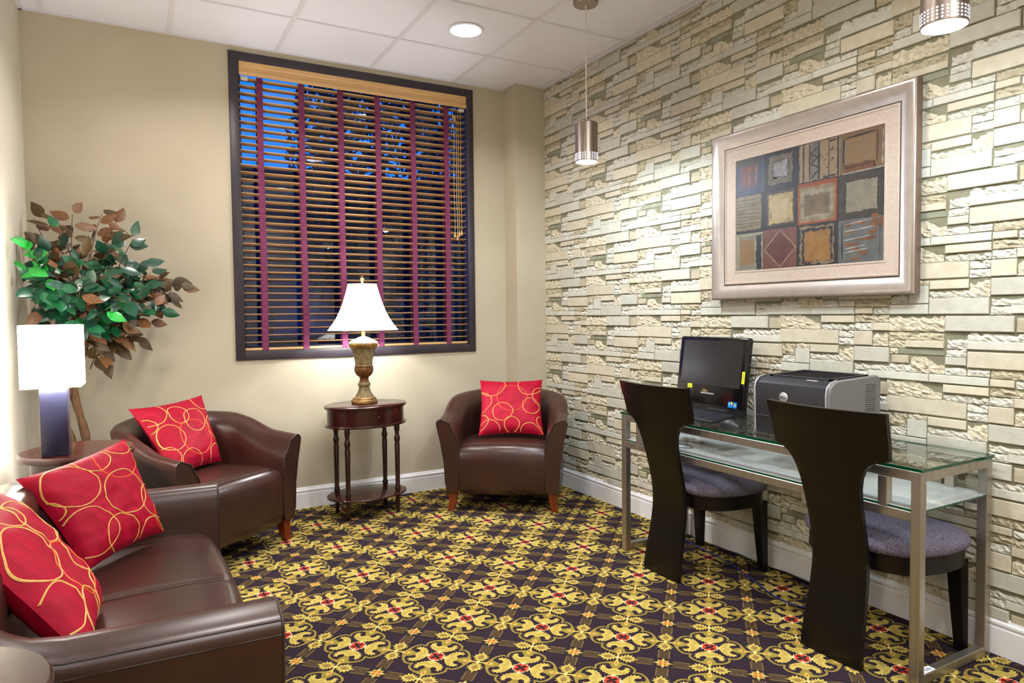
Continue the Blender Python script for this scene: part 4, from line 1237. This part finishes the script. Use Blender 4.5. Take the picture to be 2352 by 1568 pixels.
# ================================================================ desk chairs
def desk_chair(label, yc, rz):
    t = thing('desk_chair', label, 'chair', (2.40, yc, 0), PI/2+rz, 'black desk chairs with a waisted solid back')
    wz = [(0.0, 0.122), (0.10, 0.118), (0.22, 0.112), (0.35, 0.109), (0.50, 0.110), (0.58, 0.113), (0.64, 0.119), (0.685, 0.130), (0.715, 0.145), (0.735, 0.163),
          (0.747, 0.185), (0.752, 0.205), (0.757, 0.222), (0.768, 0.2255), (0.80, 0.229), (0.86, 0.233), (0.90, 0.2355), (0.925, 0.237)]
    xz = [(0.0, 2.172), (0.10, 2.186), (0.22, 2.212), (0.34, 2.228), (0.46, 2.212), (0.58, 2.180), (0.70, 2.152), (0.80, 2.130), (0.86, 2.110), (0.925, 2.084)]
    def prof(z):
        # smooth the back curve
        return sum(interp(xz, z+d) for d in (-0.05, -0.025, 0, 0.025, 0.05))/5
    mb = MB(); nx = 12; th = 0.024; r = 0.003
    zs = [0.002, 0.05, 0.10, 0.15, 0.2, 0.25, 0.30, 0.35, 0.40, 0.45, 0.50, 0.54, 0.58, 0.61, 0.64, 0.665, 0.685, 0.70, 0.715, 0.725, 0.735, 0.742, 0.747, 0.750, 0.752, 0.755, 0.757, 0.768, 0.78, 0.80, 0.83, 0.86, 0.90, 0.922]
    secs = []
    for z in zs:
        hw = interp(wz, z); bul = 0.036*smoothstep(0.45, 0.9, z)+0.006
        front, back = [], []
        for i in range(nx+1):
            u = -1+2*i/nx
            x = u*hw
            off = bul*(x/0.24)**2
            yb = 2.40-(prof(z)-bul*0.35)-off*1.0
            zz = z
            inset = r if abs(u) == 1 else 0
            back.append((x, yb-inset, zz)); front.append((x, yb-th+inset, zz))
        secs.append(back+front[::-1])
    mb.loft(secs)
    mb.build('back_panel', 'chair_black', t, 40)
    # seat outline, local (x, y) with -y the front
    def outline(grow=0.0, n=56):
        pts = []
        for k in range(n):
            a = 2*PI*k/n
            c, s = math.cos(a), math.sin(a)
            e = 0.5
            x = math.copysign(abs(c)**e, c); y = math.copysign(abs(s)**e, s)
            yl = -0.068+y*(0.205+grow)
            hw = interp([(-0.30, 0.235), (-0.20, 0.262), (-0.05, 0.258), (0.08, 0.222), (0.18, 0.165)], yl)+grow
            pts.append((x*hw, yl))
        return pts
    n = 56
    def stack(rows, name, m, sm):
        secs = []
        for g, z, dome in rows:
            o = outline(g, n)
            secs.append([(x, y, z) for x, y in o])
        return MB().loft(secs).build(name, m, t, sm)
    stack([(-0.012, 0.335, 0), (-0.008, 0.338, 0), (-0.008, 0.398, 0), (-0.010, 0.400, 0)], 'apron', 'chair_black', 40)
    stack([(-0.004, 0.401, 0), (0.008, 0.412, 0), (0.010, 0.428, 0), (0.004, 0.446, 0), (-0.014, 0.460, 0), (-0.045, 0.470, 0), (-0.09, 0.476, 0), (-0.14, 0.479, 0), (-0.20, 0.480, 0)],
          'seat', 'seat_cloth', 60)
    for sx in (-1, 1):
        secs = []
        for z, h, kx, ky in ((0.345, 0.026, 0, 0), (0.20, 0.022, 0.004, 0.006), (0.002, 0.016, 0.010, 0.016)):
            cx, cy = sx*(0.200+kx), -0.225-ky
            secs.append([(cx-h, cy-h, z), (cx+h, cy-h, z), (cx+h, cy+h, z), (cx-h, cy+h, z)])
        MB().loft(secs).build('leg', 'chair_black', t, 30)
    MB().rbox(-0.10, 0.10, 0.115, 0.175, 0.34, 0.39, 0.004).build('seat_bracket', 'chair_black', t, 30)
desk_chair('black desk chair in front of the computer, farther from the viewer', 2.466, 0.0)
desk_chair('black desk chair in front of the printer, nearest the viewer', 1.562, 0.0)

# ================================================================ things on the desk
def computer():
    t = thing('computer', 'black all-in-one computer with a dark screen standing on the glass desk', 'computer', (2.585, 2.575, DZ), -PI/2)
    tilt = math.radians(7.5)
    def T(p):   # tilt the panel back about its lower edge
        x, y, z = p
        return (x, y*math.cos(tilt)+z*math.sin(tilt), -y*math.sin(tilt)+z*math.cos(tilt)+0.012)
    def put(mb): mb.v = [T(p) for p in mb.v]; return mb
    body = put(MB().rbox(-0.237, 0.237, 0.0, 0.036, 0.028, 0.383, 0.012, 4)).build('housing', 'gloss_black', t, 40)
    put(MB().rbox(-0.15, 0.15, 0.03, 0.066, 0.06, 0.30, 0.012, 3)).build('rear_housing', 'matt_black', t, 40)
    put(MB().rbox(-0.205, 0.205, -0.0012, 0.004, 0.128, 0.362, 0.0008, 1)).build('screen', 'screen', t)
    MB().rbox(-0.18, 0.215, 0.010, 0.060, 0.0008, 0.052, 0.004).build('foot', 'matt_black', t, 30)
    put(MB().rbox(-0.050, 0.040, -0.002, 0.003, 0.085, 0.092, 0.0008, 1)).build('disc_slot', 'printer_silver', t)
    rx = Matrix.Rotation(PI/2, 4, 'X')
    tl = Matrix.Translation((0, 0, 0.012)) @ Matrix.Rotation(-tilt, 4, 'X')
    text_mesh('lettering', 'DELL', 0.017, 'badge_gold', t, tl @ Matrix.Translation((-0.022, -0.0012, 0.1005)) @ rx)
    def sticker(x0, x1, z0, z1, m, lab=None):
        o = put(MB().box(x0, x1, -0.0012, -0.0004, z0, z1)).build('sticker', m, t)
        if lab: o['label'] = lab
        return o
    s1 = sticker(0.214, 0.231, 0.155, 0.215, 'label_yellow', 'upright yellow sticker')
    put(MB().box(0.2205, 0.2235, -0.0016, -0.0012, 0.165, 0.205)).build('print', 'label_ink', s1)
    s2 = sticker(-0.150, -0.118, 0.108, 0.130, 'label_yellow', 'small yellow sticker')
    put(MB().box(-0.145, -0.124, -0.0016, -0.0012, 0.116, 0.119)).build('print', 'label_ink', s2)
    def fstick(x0, x1, z0, z1, m, y=-0.0008):
        return put(MB().box(x0, x1, y-0.0006, y, z0, z1)).build('sticker', m, t)
    a = fstick(0.142, 0.170, 0.032, 0.060, 'sticker_blue')
    put(MB().add([(0.156, -0.0017, 0.060), (0.170, -0.0017, 0.060), (0.170, -0.0017, 0.042)], [(0, 1, 2)])).build('swoosh', 'label_yellow', a)
    put(MB().box(0.145, 0.156, -0.0018, -0.0014, 0.044, 0.054)).build('mark', 'sticker_sky', a)
    b = fstick(0.174, 0.198, 0.032, 0.060, 'sticker_blue')
    for (dx, dz, m) in ((0, 1, 'sticker_orange'), (1, 1, 'sticker_green'), (0, 0, 'sticker_sky'), (1, 0, 'label_yellow')):
        put(MB().box(0.180+dx*0.0065, 0.186+dx*0.0065, -0.0018, -0.0014, 0.041+dz*0.0065, 0.047+dz*0.0065)).build('mark', m, b)
computer()

o = MB().rbox(-0.062, 0.062, -0.022, 0.022, 0.0008, 0.040, 0.003).build('black_box', 'matt_black', None, 30, (2.520, 2.440, DZ), (0, 0, -PI/2))
tag(o, 'small black box lying between the keyboard and the computer screen', 'box')

def keyboard():
    t = thing('keyboard', 'black computer keyboard lying on the glass desk', 'keyboard', (2.425, 2.515, DZ), -PI/2-0.04)
    mb = MB()
    prof = [(-0.075, 0.001), (0.075, 0.001), (0.075, 0.026), (0.060, 0.027), (-0.070, 0.012), (-0.075, 0.009)]
    mb.loft([[(x, y, z) for y, z in prof] for x in (-0.220, 0.220)])
    mb.build('case', 'matt_black', t, 30)
    k = MB()
    for r in range(6):
        y = 0.052-r*0.0205
        z = 0.0235-(0.052-y)*0.115
        n = 22
        for c in range(n):
            x = -0.212+c*0.0193
            if c in (14, 18): continue
            if r == 5 and 4 <= c <= 8: continue
            k.add([(x, y-0.0085, z), (x+0.0165, y-0.0085, z), (x+0.0165, y+0.0085, z), (x, y+0.0085, z),
                   (x+0.002, y-0.006, z+0.007), (x+0.0145, y-0.006, z+0.007), (x+0.0145, y+0.006, z+0.0085), (x+0.002, y+0.006, z+0.0085)],
                  [(4, 5, 6, 7), (0, 1, 5, 4), (1, 2, 6, 5), (2, 3, 7, 6), (3, 0, 4, 7)])
        if r == 5:
            x = -0.212+4*0.0193
            k.box(x, x+0.094, y-0.0085, y+0.0085, z, z+0.0075)
    o = k.build('keys', 'key_plastic', t); o['kind'] = 'stuff'
keyboard()

def mouse():
    t = thing('computer_mouse', 'black computer mouse lying on the glass desk beside the keyboard', 'mouse', (2.345, 2.190, DZ), 0.15)
    mb = MB(); secs = []
    for i in range(13):
        s = i/12; y = -0.055+0.11*s
        w = 0.031*math.sin(PI*min(0.97, max(0.03, s)))**0.42
        h = 0.036*math.sin(PI*min(0.985, max(0.03, s*0.9+0.06)))**0.7
        secs.append([(w*math.cos(a), y, 0.001+h*max(0, math.sin(a))**0.8) for a in [PI*k/12 for k in range(13)]])
    mb.loft(secs)
    mb.build('shell', 'matt_black', t, 60)
    MB().tube([(0, 0.018, 0.0335), (0, 0.034, 0.0285)], 0.0035, 8).build('wheel', 'gloss_black', t, 60)
    pts = bez([(0, -0.052, 0.008), (0.01, -0.075, 0.004), (0.06, -0.085, 0.003), (0.12, -0.06, 0.003), (0.20, -0.02, 0.003), (0.26, 0.03, 0.003)], 5, False)
    MB().tube(pts, 0.0018, 6).build('cord', 'cable_black', t, 60)
mouse()

def printer():
    t = thing('printer', 'dark grey laser printer with light grey sides on the glass desk', 'printer', (2.505, 1.877, DZ), -PI/2)
    side = [(-0.150, 0.001), (-0.158, 0.010), (-0.160, 0.100), (-0.162, 0.195), (-0.155, 0.222), (-0.132, 0.240), (-0.100, 0.247), (0.150, 0.256), (0.163, 0.250), (0.168, 0.235), (0.165, 0.001)]
    for sx in (-1, 1):
        a, b = sx*0.1865, sx*0.170
        MB().loft([[(a-sx*0.004, y*0.985, 0.001+z*0.985) for y, z in side], [(a, y*0.97, 0.003+z*0.97) for y, z in side]][::1]).loft(
            [[(b, y, z) for y, z in side], [(a-sx*0.004, y*0.985, 0.001+z*0.985) for y, z in side]]).build('side_panel', 'printer_grey', t, 35)
        MB().tube([(sx*0.172, y, z+0.0005) for y, z in side[1:7]], 0.003, 6).build('edge_strip', 'printer_silver', t, 60)
    cen = [(y, z-0.004 if z > 0.2 else z) for y, z in side]
    body = MB().loft([[(x, y+0.002, z) for y, z in cen] for x in (-0.170, 0.170)]).build('body', 'printer_dark', t, 35)
    # output tray recess on the top: raised rim around a dark well
    rim = MB()
    for a, b, c, d in ((-0.150, 0.150, -0.095, -0.080), (-0.150, 0.150, 0.120, 0.135), (-0.150, -0.135, -0.095, 0.135), (0.135, 0.150, -0.095, 0.135)):
        rim.add([(a, c, 0.2435+c*0.036), (b, c, 0.2435+c*0.036), (b, d, 0.2435+d*0.036), (a, d, 0.2435+d*0.036), (a, c, 0.2525+c*0.036), (b, c, 0.2525+c*0.036), (b, d, 0.2525+d*0.036), (a, d, 0.2525+d*0.036)],
                [(3, 2, 1, 0), (4, 5, 6, 7), (0, 1, 5, 4), (1, 2, 6, 5), (2, 3, 7, 6), (3, 0, 4, 7)])
    rim.build('tray_rim', 'printer_dark', t, 30)
    MB().add([(-0.136, -0.081, 0.2445), (0.136, -0.081, 0.2445), (0.136, 0.121, 0.2515), (-0.136, 0.121, 0.2515)], [(0, 1, 2, 3)]).build('paper_tray', 'tray_black', t)
    MB().rbox(-0.165, 0.165, -0.1635, -0.158, 0.078, 0.080, 0.0005, 1).build('door_seam', 'matt_black', t)
    MB().rbox(-0.075, 0.075, -0.1645, -0.158, 0.092, 0.110, 0.002).build('handle_recess', 'gloss_black', t)
    MB().rbox(-0.075, 0.075, -0.168, -0.160, 0.0885, 0.093, 0.0015).build('handle_lip', 'printer_silver', t)
    bd = MB().lathe([(0.001, 0.004), (0.018, 0.004), (0.0205, 0.002), (0.021, 0.0)], 32)
    bd.v = [(x, -0.1605-z, y+0.165) for x, y, z in bd.v]
    bo = bd.build('badge', 'printer_silver', t, 40)
    bo.location = (-0.025, 0, 0)
    text_mesh('lettering', 'DELL', 0.0135, 'matt_black', bo, Matrix.Translation((0, -0.1652, 0.165)) @ Matrix.Rotation(PI/2, 4, 'X'))
    me = MB().rbox(0.0, 0.0012, -0.034, 0.034, -0.0012, 0.0012, 0.0004, 1).mesh('vent_slot', 'matt_black')
    for k in range(13):
        inst(me, 'vent_slot', t, (0.1860, 0.098, 0.115+k*0.0088))
    MB().rbox(0.05, 0.10, -0.118, -0.100, 0.238, 0.2415, 0.001).build('control_panel', 'printer_silver', t)
printer()

# ================================================================ cables, wall plate
def cable(name, label, cat, pts, r, m):
    o = MB().tube(bez(pts, 8, False), r, 8).build(name, m, None, 60)
    return tag(o, label, cat)
cable('network_cable', 'dark blue network cable looping over the carpet under the desk', 'cable',
      [(2.58, 2.95, 0.006), (2.62, 2.80, 0.006), (2.60, 2.62, 0.006), (2.57, 2.42, 0.006), (2.50, 2.20, 0.006), (2.43, 2.00, 0.006), (2.46, 1.86, 0.006), (2.58, 1.83, 0.006), (2.645, 1.92, 0.006), (2.655, 2.05, 0.006)], 0.0032, 'cable_blue')
cable('power_cable', 'black power cable lying along the foot of the stone wall', 'cable',
      [(2.70, 3.00, 0.006), (2.695, 2.80, 0.006), (2.68, 2.64, 0.006), (2.70, 2.46, 0.006), (2.675, 2.33, 0.006), (2.70, 2.18, 0.006), (2.69, 2.02, 0.006), (2.70, 1.90, 0.006)], 0.0042, 'cable_black')
cable('computer_cable', 'thin black cables hanging behind the computer and the desk', 'cable',
      [(2.66, 2.40, 0.80), (2.685, 2.34, 0.765), (2.700, 2.26, 0.775), (2.7035, 2.22, 0.72), (2.7035, 2.23, 0.66), (2.702, 2.27, 0.605)], 0.003, 'cable_black')
cable('usb_cable', 'short bright blue cable behind the printer', 'cable',
      [(2.60, 2.14, DZ+0.004), (2.63, 2.16, DZ+0.012), (2.655, 2.13, DZ+0.05), (2.66, 2.09, DZ+0.03), (2.672, 2.05, DZ+0.006)], 0.0035, 'cable_bright_blue')
cable('loose_cable', 'thin dark cable loop lying on the glass shelf under the computer', 'cable',
      [(2.36, 2.60, 0.598), (2.40, 2.52, 0.598), (2.36, 2.44, 0.599), (2.32, 2.50, 0.598), (2.37, 2.58, 0.600), (2.44, 2.60, 0.598), (2.50, 2.50, 0.598)], 0.0018, 'cable_black')
pl = thing('outlet_plate', 'ivory wall outlet plate on the stone wall under the desk', 'outlet', (XR-0.018, 2.055, 0.42), 0)
MB().rbox(-0.006, 0.0, -0.036, 0.036, -0.058, 0.058, 0.002).build('plate', 'plate_ivory', pl, 30)
for z in (-0.022, 0.022):
    MB().rbox(-0.008, -0.005, -0.016, 0.016, z-0.014, z+0.014, 0.002).build('socket', 'plate_ivory', pl, 30)

# ================================================================ framed picture
def picture():
    yc, zc = (1.559+2.627)/2, (1.318+2.158)/2
    W, HH = 1.068, 0.840
    t = thing('framed_picture', 'large abstract patchwork painting in a champagne frame on the stone wall', 'picture', (XR-0.020, yc, zc), -PI/2)
    # local: x right as seen, z up, -y towards the viewer
    def rings(prof):
        mb = MB(); vs = []
        for d, h in prof:
            a, b = W/2-d, HH/2-d
            vs += [(-a, -h, -b), (a, -h, -b), (a, -h, b), (-a, -h, b)]
        fs = []
        for k in range(len(prof)-1):
            for i in range(4):
                j = (i+1) % 4
                fs.append((4*k+i, 4*k+j, 4*k+4+j, 4*k+4+i))
        return mb.add(vs, fs)
    rings([(0.0, 0.0), (0.0, 0.030), (0.003, 0.036)]).build('frame_side', 'frame_edge', t)
    rings([(0.003, 0.036), (0.008, 0.040), (0.018, 0.041), (0.036, 0.037), (0.056, 0.027), (0.068, 0.019), (0.072, 0.018)]).build('frame', 'frame_champagne', t, 40)
    rings([(0.072, 0.018), (0.073, 0.0155), (0.0755, 0.0155), (0.0765, 0.018)]).build('inner_line', 'frame_line', t)
    rings([(0.0765, 0.018), (0.080, 0.0205), (0.086, 0.0205), (0.088, 0.018), (0.132, 0.0125), (0.136, 0.0145), (0.142, 0.0145), (0.144, 0.010)]).build('liner', 'frame_liner', t, 25)
    # canvas
    aw, ah = (W-2*0.143)/2, (HH-2*0.143)/2+0.018
    ah = HH/2-0.143
    pcol = {}
    def pm(rgb, rgb2=None):
        rgb = tuple(int(c*0.70) for c in rgb); rgb2 = tuple(int(c*0.70) for c in rgb2) if rgb2 else None
        key = (rgb, rgb2)
        if key not in pcol:
            n = 'paint_%d' % len(pcol)
            mat(n, rgb, 0.55, col2=rgb2 or tuple(max(0, int(c*0.70)) for c in rgb), nscale=26, ramp=(0.35, 0.7), bump=0.4, bscale=90, detail=6)
            pcol[key] = (n, len(pcol))
        return pcol[key][1]
    rnd = random.Random(5)
    mb = MB()
    zlay = [0]
    def poly(pts, rgb, rgb2=None):
        zlay[0] += 1
        y = -0.0100-0.000012*zlay[0]
        mb.add([(x, y, z) for x, z in pts], [list(range(len(pts)))], pm(rgb, rgb2))
    def rough(x0, x1, z0, z1, rgb, wob=0.003, rgb2=None):
        pts = []
        n = 12
        for (ax, az, bx, bz) in ((x0, z0, x1, z0), (x1, z0, x1, z1), (x1, z1, x0, z1), (x0, z1, x0, z0)):
            for k in range(n):
                s = k/n
                pts.append((ax+(bx-ax)*s+rnd.uniform(-wob, wob), az+(bz-az)*s+rnd.uniform(-wob, wob)))
        poly(pts, rgb, rgb2)
    def stroke(x0, z0, x1, z1, w, rgb):
        dx, dz = x1-x0, z1-z0; l = math.hypot(dx, dz); nx, nz = -dz/l*w/2, dx/l*w/2
        a, b = [], []
        for k in range(9):
            s = k/8; q = 0.55+0.45*rnd.random() if k not in (0, 8) else 0.35
            j = rnd.uniform(-1, 1)*w*0.25
            px, pz = x0+dx*s+nx*j, z0+dz*s+nz*j
            a.append((px+nx*q, pz+nz*q)); b.append((px-nx*q, pz-nz*q))
        poly(a+b[::-1], rgb)
    X = [-aw, -aw+0.172, -aw+0.366, -aw+0.572, aw]
    Zr = [ah, ah-0.178, ah-0.366, -ah]
    def cell(c, r):
        return X[c], X[c+1], Zr[r+1], Zr[r]
    DK = (44, 38, 40)
    rough(-aw, aw, -ah, ah, DK, 0.0)
    # row 1
    x0, x1, z0, z1 = cell(0, 0)
    rough(x0, x1-0.004, z0, z1, (58, 56, 68), 0.001, (46, 66, 116)); rough(x0, x1-0.02, z1-0.035, z1, (82, 70, 54), 0.003)
    rough(x0+0.028, x1-0.034, z0+0.030, z1-0.034, (120, 52, 34), 0.004, (92, 62, 84)); stroke(x0+0.085, z0+0.04, x0+0.083, z1-0.04, 0.018, (176, 104, 40))
    stroke(x0+0.125, z0+0.05, x0+0.128, z1-0.045, 0.01, (180, 148, 100)); stroke(x1-0.003, z0, x1-0.003, z1, 0.006, (138, 124, 104))
    x0, x1, z0, z1 = cell(1, 0)
    rough(x0+0.030, x1-0.028, z0+0.026, z1-0.020, (134, 118, 94), 0.005); rough(x0+0.050, x1-0.050, z0+0.048, z1-0.044, (84, 76, 72), 0.003)
    rough(x0+0.056, x1-0.056, z0+0.053, z1-0.050, (178, 172, 172), 0.005, (110, 98, 90))
    x0, x1, z0, z1 = cell(2, 0)
    rough(x0+0.008, x1-0.006, z0+0.006, z1-0.002, (170, 142, 106), 0.003, (158, 130, 98)); rough(x0+0.062, x0+0.108, z0+0.01, z1, (140, 130, 120), 0.002)
    for sx, w in ((0.030, 0.010), (0.062, 0.008), (0.110, 0.012), (0.160, 0.006)):
        stroke(x0+sx, z0, x0+sx, z1, w, DK)
    for za, zb in ((0.35, 0.60), (0.60, 0.85)):
        h = z1-z0
        stroke(x0+0.066, z0+h*((za+zb)/2-0.02), x0+0.106, z0+h*zb, 0.008, DK); stroke(x0+0.066, z0+h*((za+zb)/2-0.02), x0+0.106, z0+h*za, 0.007, DK)
    stroke(x0+0.07, z0+0.012, x0+0.10, z0+0.045, 0.010, DK)
    for k in range(16):
        bx, bz = x0+rnd.uniform(0.115, 0.19), z0+rnd.uniform(0.02, 0.16)
        stroke(bx, bz, bx+rnd.uniform(0.004, 0.014), bz+rnd.uniform(-0.004, 0.006), 0.005, (58, 46, 38))
    stroke(x0+0.13, z0+0.012, x1-0.01, z0+0.014, 0.010, DK); stroke(x0+0.16, z1-0.014, x1-0.01, z1-0.012, 0.010, DK)
    x0, x1, z0, z1 = cell(3, 0)
    rough(x0+0.002, x1, z0+0.004, z1, (136, 100, 58), 0.002, (124, 92, 60)); stroke(x0+0.006, z0, x0+0.006, z1, 0.012, (160, 140, 120))
    rough(x0+0.028, x1-0.040, z0+0.030, z1-0.026, (150, 114, 66), 0.003, (140, 118, 92)); rough(x0+0.024, x1-0.045, z0+0.012, z0+0.045, (140, 82, 44), 0.004)
    stroke(x0+0.024, z0+0.045, x0+0.026, z1-0.020, 0.010, DK); stroke(x0+0.034, z1-0.022, x1-0.036, z1-0.016, 0.010, DK)
    stroke(x1-0.034, z0+0.035, x1-0.032, z1-0.016, 0.006, DK); stroke(x0+0.04, z0+0.030, x1-0.04, z0+0.036, 0.006, (70, 48, 34))
    stroke(x1-0.010, z0+0.02, x1-0.008, z1-0.02, 0.012, (180, 168, 140)); stroke(x0+0.02, z0+0.006, x1, z0+0.010, 0.010, (186, 176, 158))
    # row 2
    x0, x1, z0, z1 = cell(0, 1)
    rough(x0, x1-0.014, z0+0.012, z1-0.006, (150, 132, 98), 0.003, (126, 110, 82))
    for k in range(9):
        zz = z0+0.030+k*0.0165
        stroke(x0+0.002, zz+rnd.uniform(-0.004, 0.004), x1-0.02, zz+rnd.uniform(-0.008, 0.008), 0.0042, (72, 60, 50))
    x0, x1, z0, z1 = cell(1, 1)
    rough(x0+0.018, x1-0.014, z0+0.016, z1-0.010, (92, 74, 60), 0.003); rough(x0+0.030, x1-0.026, z0+0.026, z1-0.024, (214, 186, 124), 0.004)
    rough(x0+0.050, x1-0.050, z0+0.044, z1-0.050, (200, 172, 128), 0.005, (216, 194, 150))
    x0, x1, z0, z1 = cell(2, 1)
    rough(x0, x1-0.004, z0+0.002, z1, (168, 80, 32), 0.001, (146, 66, 28)); rough(x0+0.010, x1-0.014, z0+0.012, z1-0.018, (178, 146, 112), 0.003)
    rough(x0+0.022, x1-0.026, z0+0.026, z1-0.036, (176, 166, 138), 0.005); rough(x0+0.036, x1-0.040, z0+0.040, z1-0.054, (142, 118, 86), 0.005)
    x0, x1, z0, z1 = cell(3, 1)
    rough(x0+0.002, x1, z0, z1, (72, 62, 52), 0.001, (54, 48, 42)); rough(x0+0.036, x1-0.030, z0+0.030, z1-0.032, (158, 148, 124), 0.004, (140, 132, 112))
    stroke(x0+0.034, z0+0.05, x0+0.036, z1-0.04, 0.008, (40, 34, 30)); stroke(x1-0.028, z0+0.03, x1-0.027, z1-0.03, 0.006, (40, 36, 30))
    # row 3
    x0, x1, z0, z1 = cell(0, 2)
    rough(x0, x1-0.006, z0, z1-0.004, (176, 172, 138), 0.001, (158, 154, 128)); rough(x0+0.022, x1-0.050, z0+0.006, z1-0.016, (150, 140, 116), 0.004, (134, 136, 124))
    rough(x0+0.026, x1-0.055, z0+0.030, z1-0.034, (166, 124, 72), 0.006, (150, 118, 76)); rough(x1-0.044, x1-0.012, z0+0.002, z1-0.016, (46, 46, 54), 0.004)
    stroke(x1-0.004, z0, x1-0.004, z1, 0.005, (190, 178, 156))
    x0, x1, z0, z1 = cell(1, 2)
    rough(x0, x1-0.002, z0, z1, (116, 62, 48), 0.001, (132, 84, 70))
    cx, cz = (x0+x1)/2, (z0+z1)/2
    for g, rgb in ((0.0, (204, 176, 136)), (0.006, (98, 42, 34))):
        poly([(x0+0.004+g, cz), (cx, z0+0.004+g), (x1-0.006-g, cz), (cx, z1-0.004-g)], rgb, None if g == 0 else (112, 56, 40))
    x0, x1, z0, z1 = cell(2, 2)
    rough(x0+0.014, x1-0.018, z0+0.010, z1-0.010, (160, 136, 104), 0.006); rough(x0+0.026, x1-0.026, z0+0.016, z1-0.020, DK, 0.005)
    rough(x0+0.036, x1-0.036, z0+0.020, z1-0.030, (176, 126, 50), 0.005, (150, 104, 42))
    x0, x1, z0, z1 = cell(3, 2)
    rough(x0+0.004, x1, z0, z1-0.002, (118, 116, 108), 0.001, (96, 100, 100))
    for k in range(16):
        bx, bz = x0+rnd.uniform(0.01, 0.16), z0+rnd.uniform(0.01, 0.19)
        stroke(bx, bz, bx+rnd.uniform(0.03, 0.06), bz+rnd.uniform(-0.004, 0.008), rnd.uniform(0.010, 0.026), (156, 94, 42))
    stroke(x0+0.022, z0+0.01, x0+0.020, z1-0.02, 0.010, (60, 56, 54)); stroke(x1-0.018, z0+0.01, x1-0.018, z1-0.02, 0.006, (76, 92, 106))
    for k, l in ((0.165, 0.13), (0.135, 0.14), (0.098, 0.12), (0.060, 0.10), (0.045, 0.11)):
        stroke(x0+0.03, z0+k, x0+0.03+l, z0+k+0.012, 0.0042, (224, 224, 226))
    o = mb.build('canvas', [v[0] for v in pcol.values()], t)
    MB().box(-W/2+0.005, W/2-0.005, -0.006, 0.0, -HH/2+0.005, HH/2-0.005).build('backing', 'frame_edge', t)
picture()

# ================================================================ the dusk outside the window
struct(MB().box(-7, 11, YB+0.16, 24, -0.6, -0.5).build('ground', 'night_ground'), 'dark ground outside the window')
def outside():
    rnd = random.Random(3)
    b = thing('far_building', 'dark low building across the street, seen through the blind', 'building', (2.5, 15.0, -0.5))
    MB().box(-5.5, 9.0, 0, 4, 0, 4.6).build('wall', 'night_wall', b)
    MB().box(-5.7, 9.2, -0.2, 4.2, 4.6, 4.8).build('roof', 'night_wood', b)
    for k in range(6):
        f = MB().box(-4.6+k*2.3, -3.2+k*2.3, -0.06, 0.0, 1.2, 2.8).build('window_frame', 'night_wood', b)
        MB().box(-4.5+k*2.3, -3.3+k*2.3, -0.08, -0.05, 1.3, 2.7).build('pane', 'night_window', f)
    spots = [(3.0, 8.8, 5.9, 'bushy dark tree outside the middle of the window'), (5.75, 9.7, 6.6, 'taller dark tree outside the right edge of the window')]
    for (x, y, h, lab) in spots:
        t = thing('street_tree', lab, 'tree', (x, y, -0.5))
        MB().tube([(0, 0, 0), (0.03, 0, h*0.3), (-0.05, 0.05, h*0.7)], [0.13, 0.10, 0.05], 8).build('trunk', 'night_wood', t, 60)
        mb = MB()
        for k in range(8000):
            a = rnd.uniform(0, 2*PI); ph = math.acos(rnd.uniform(-1, 1)); rr = rnd.uniform(0.25, 1)**0.5
            c = Vector((1.25*rr*math.sin(ph)*math.cos(a), 1.0*rr*math.sin(ph)*math.sin(a), h*0.60+h*0.40*rr*math.cos(ph)))
            u = Vector((rnd.gauss(0, 1), rnd.gauss(0, 1), rnd.gauss(0, 1))).normalized()
            v = u.cross(Vector((rnd.gauss(0, 1), rnd.gauss(0, 1), rnd.gauss(0, 1)))).normalized()
            s = rnd.uniform(0.04, 0.095)
            mb.add([c-u*s, c+v*s*0.45, c+u*s, c-v*s*0.45], [(0, 1, 2, 3)])
        f = mb.build('foliage', 'night_leaf', t); f['kind'] = 'stuff'
outside()
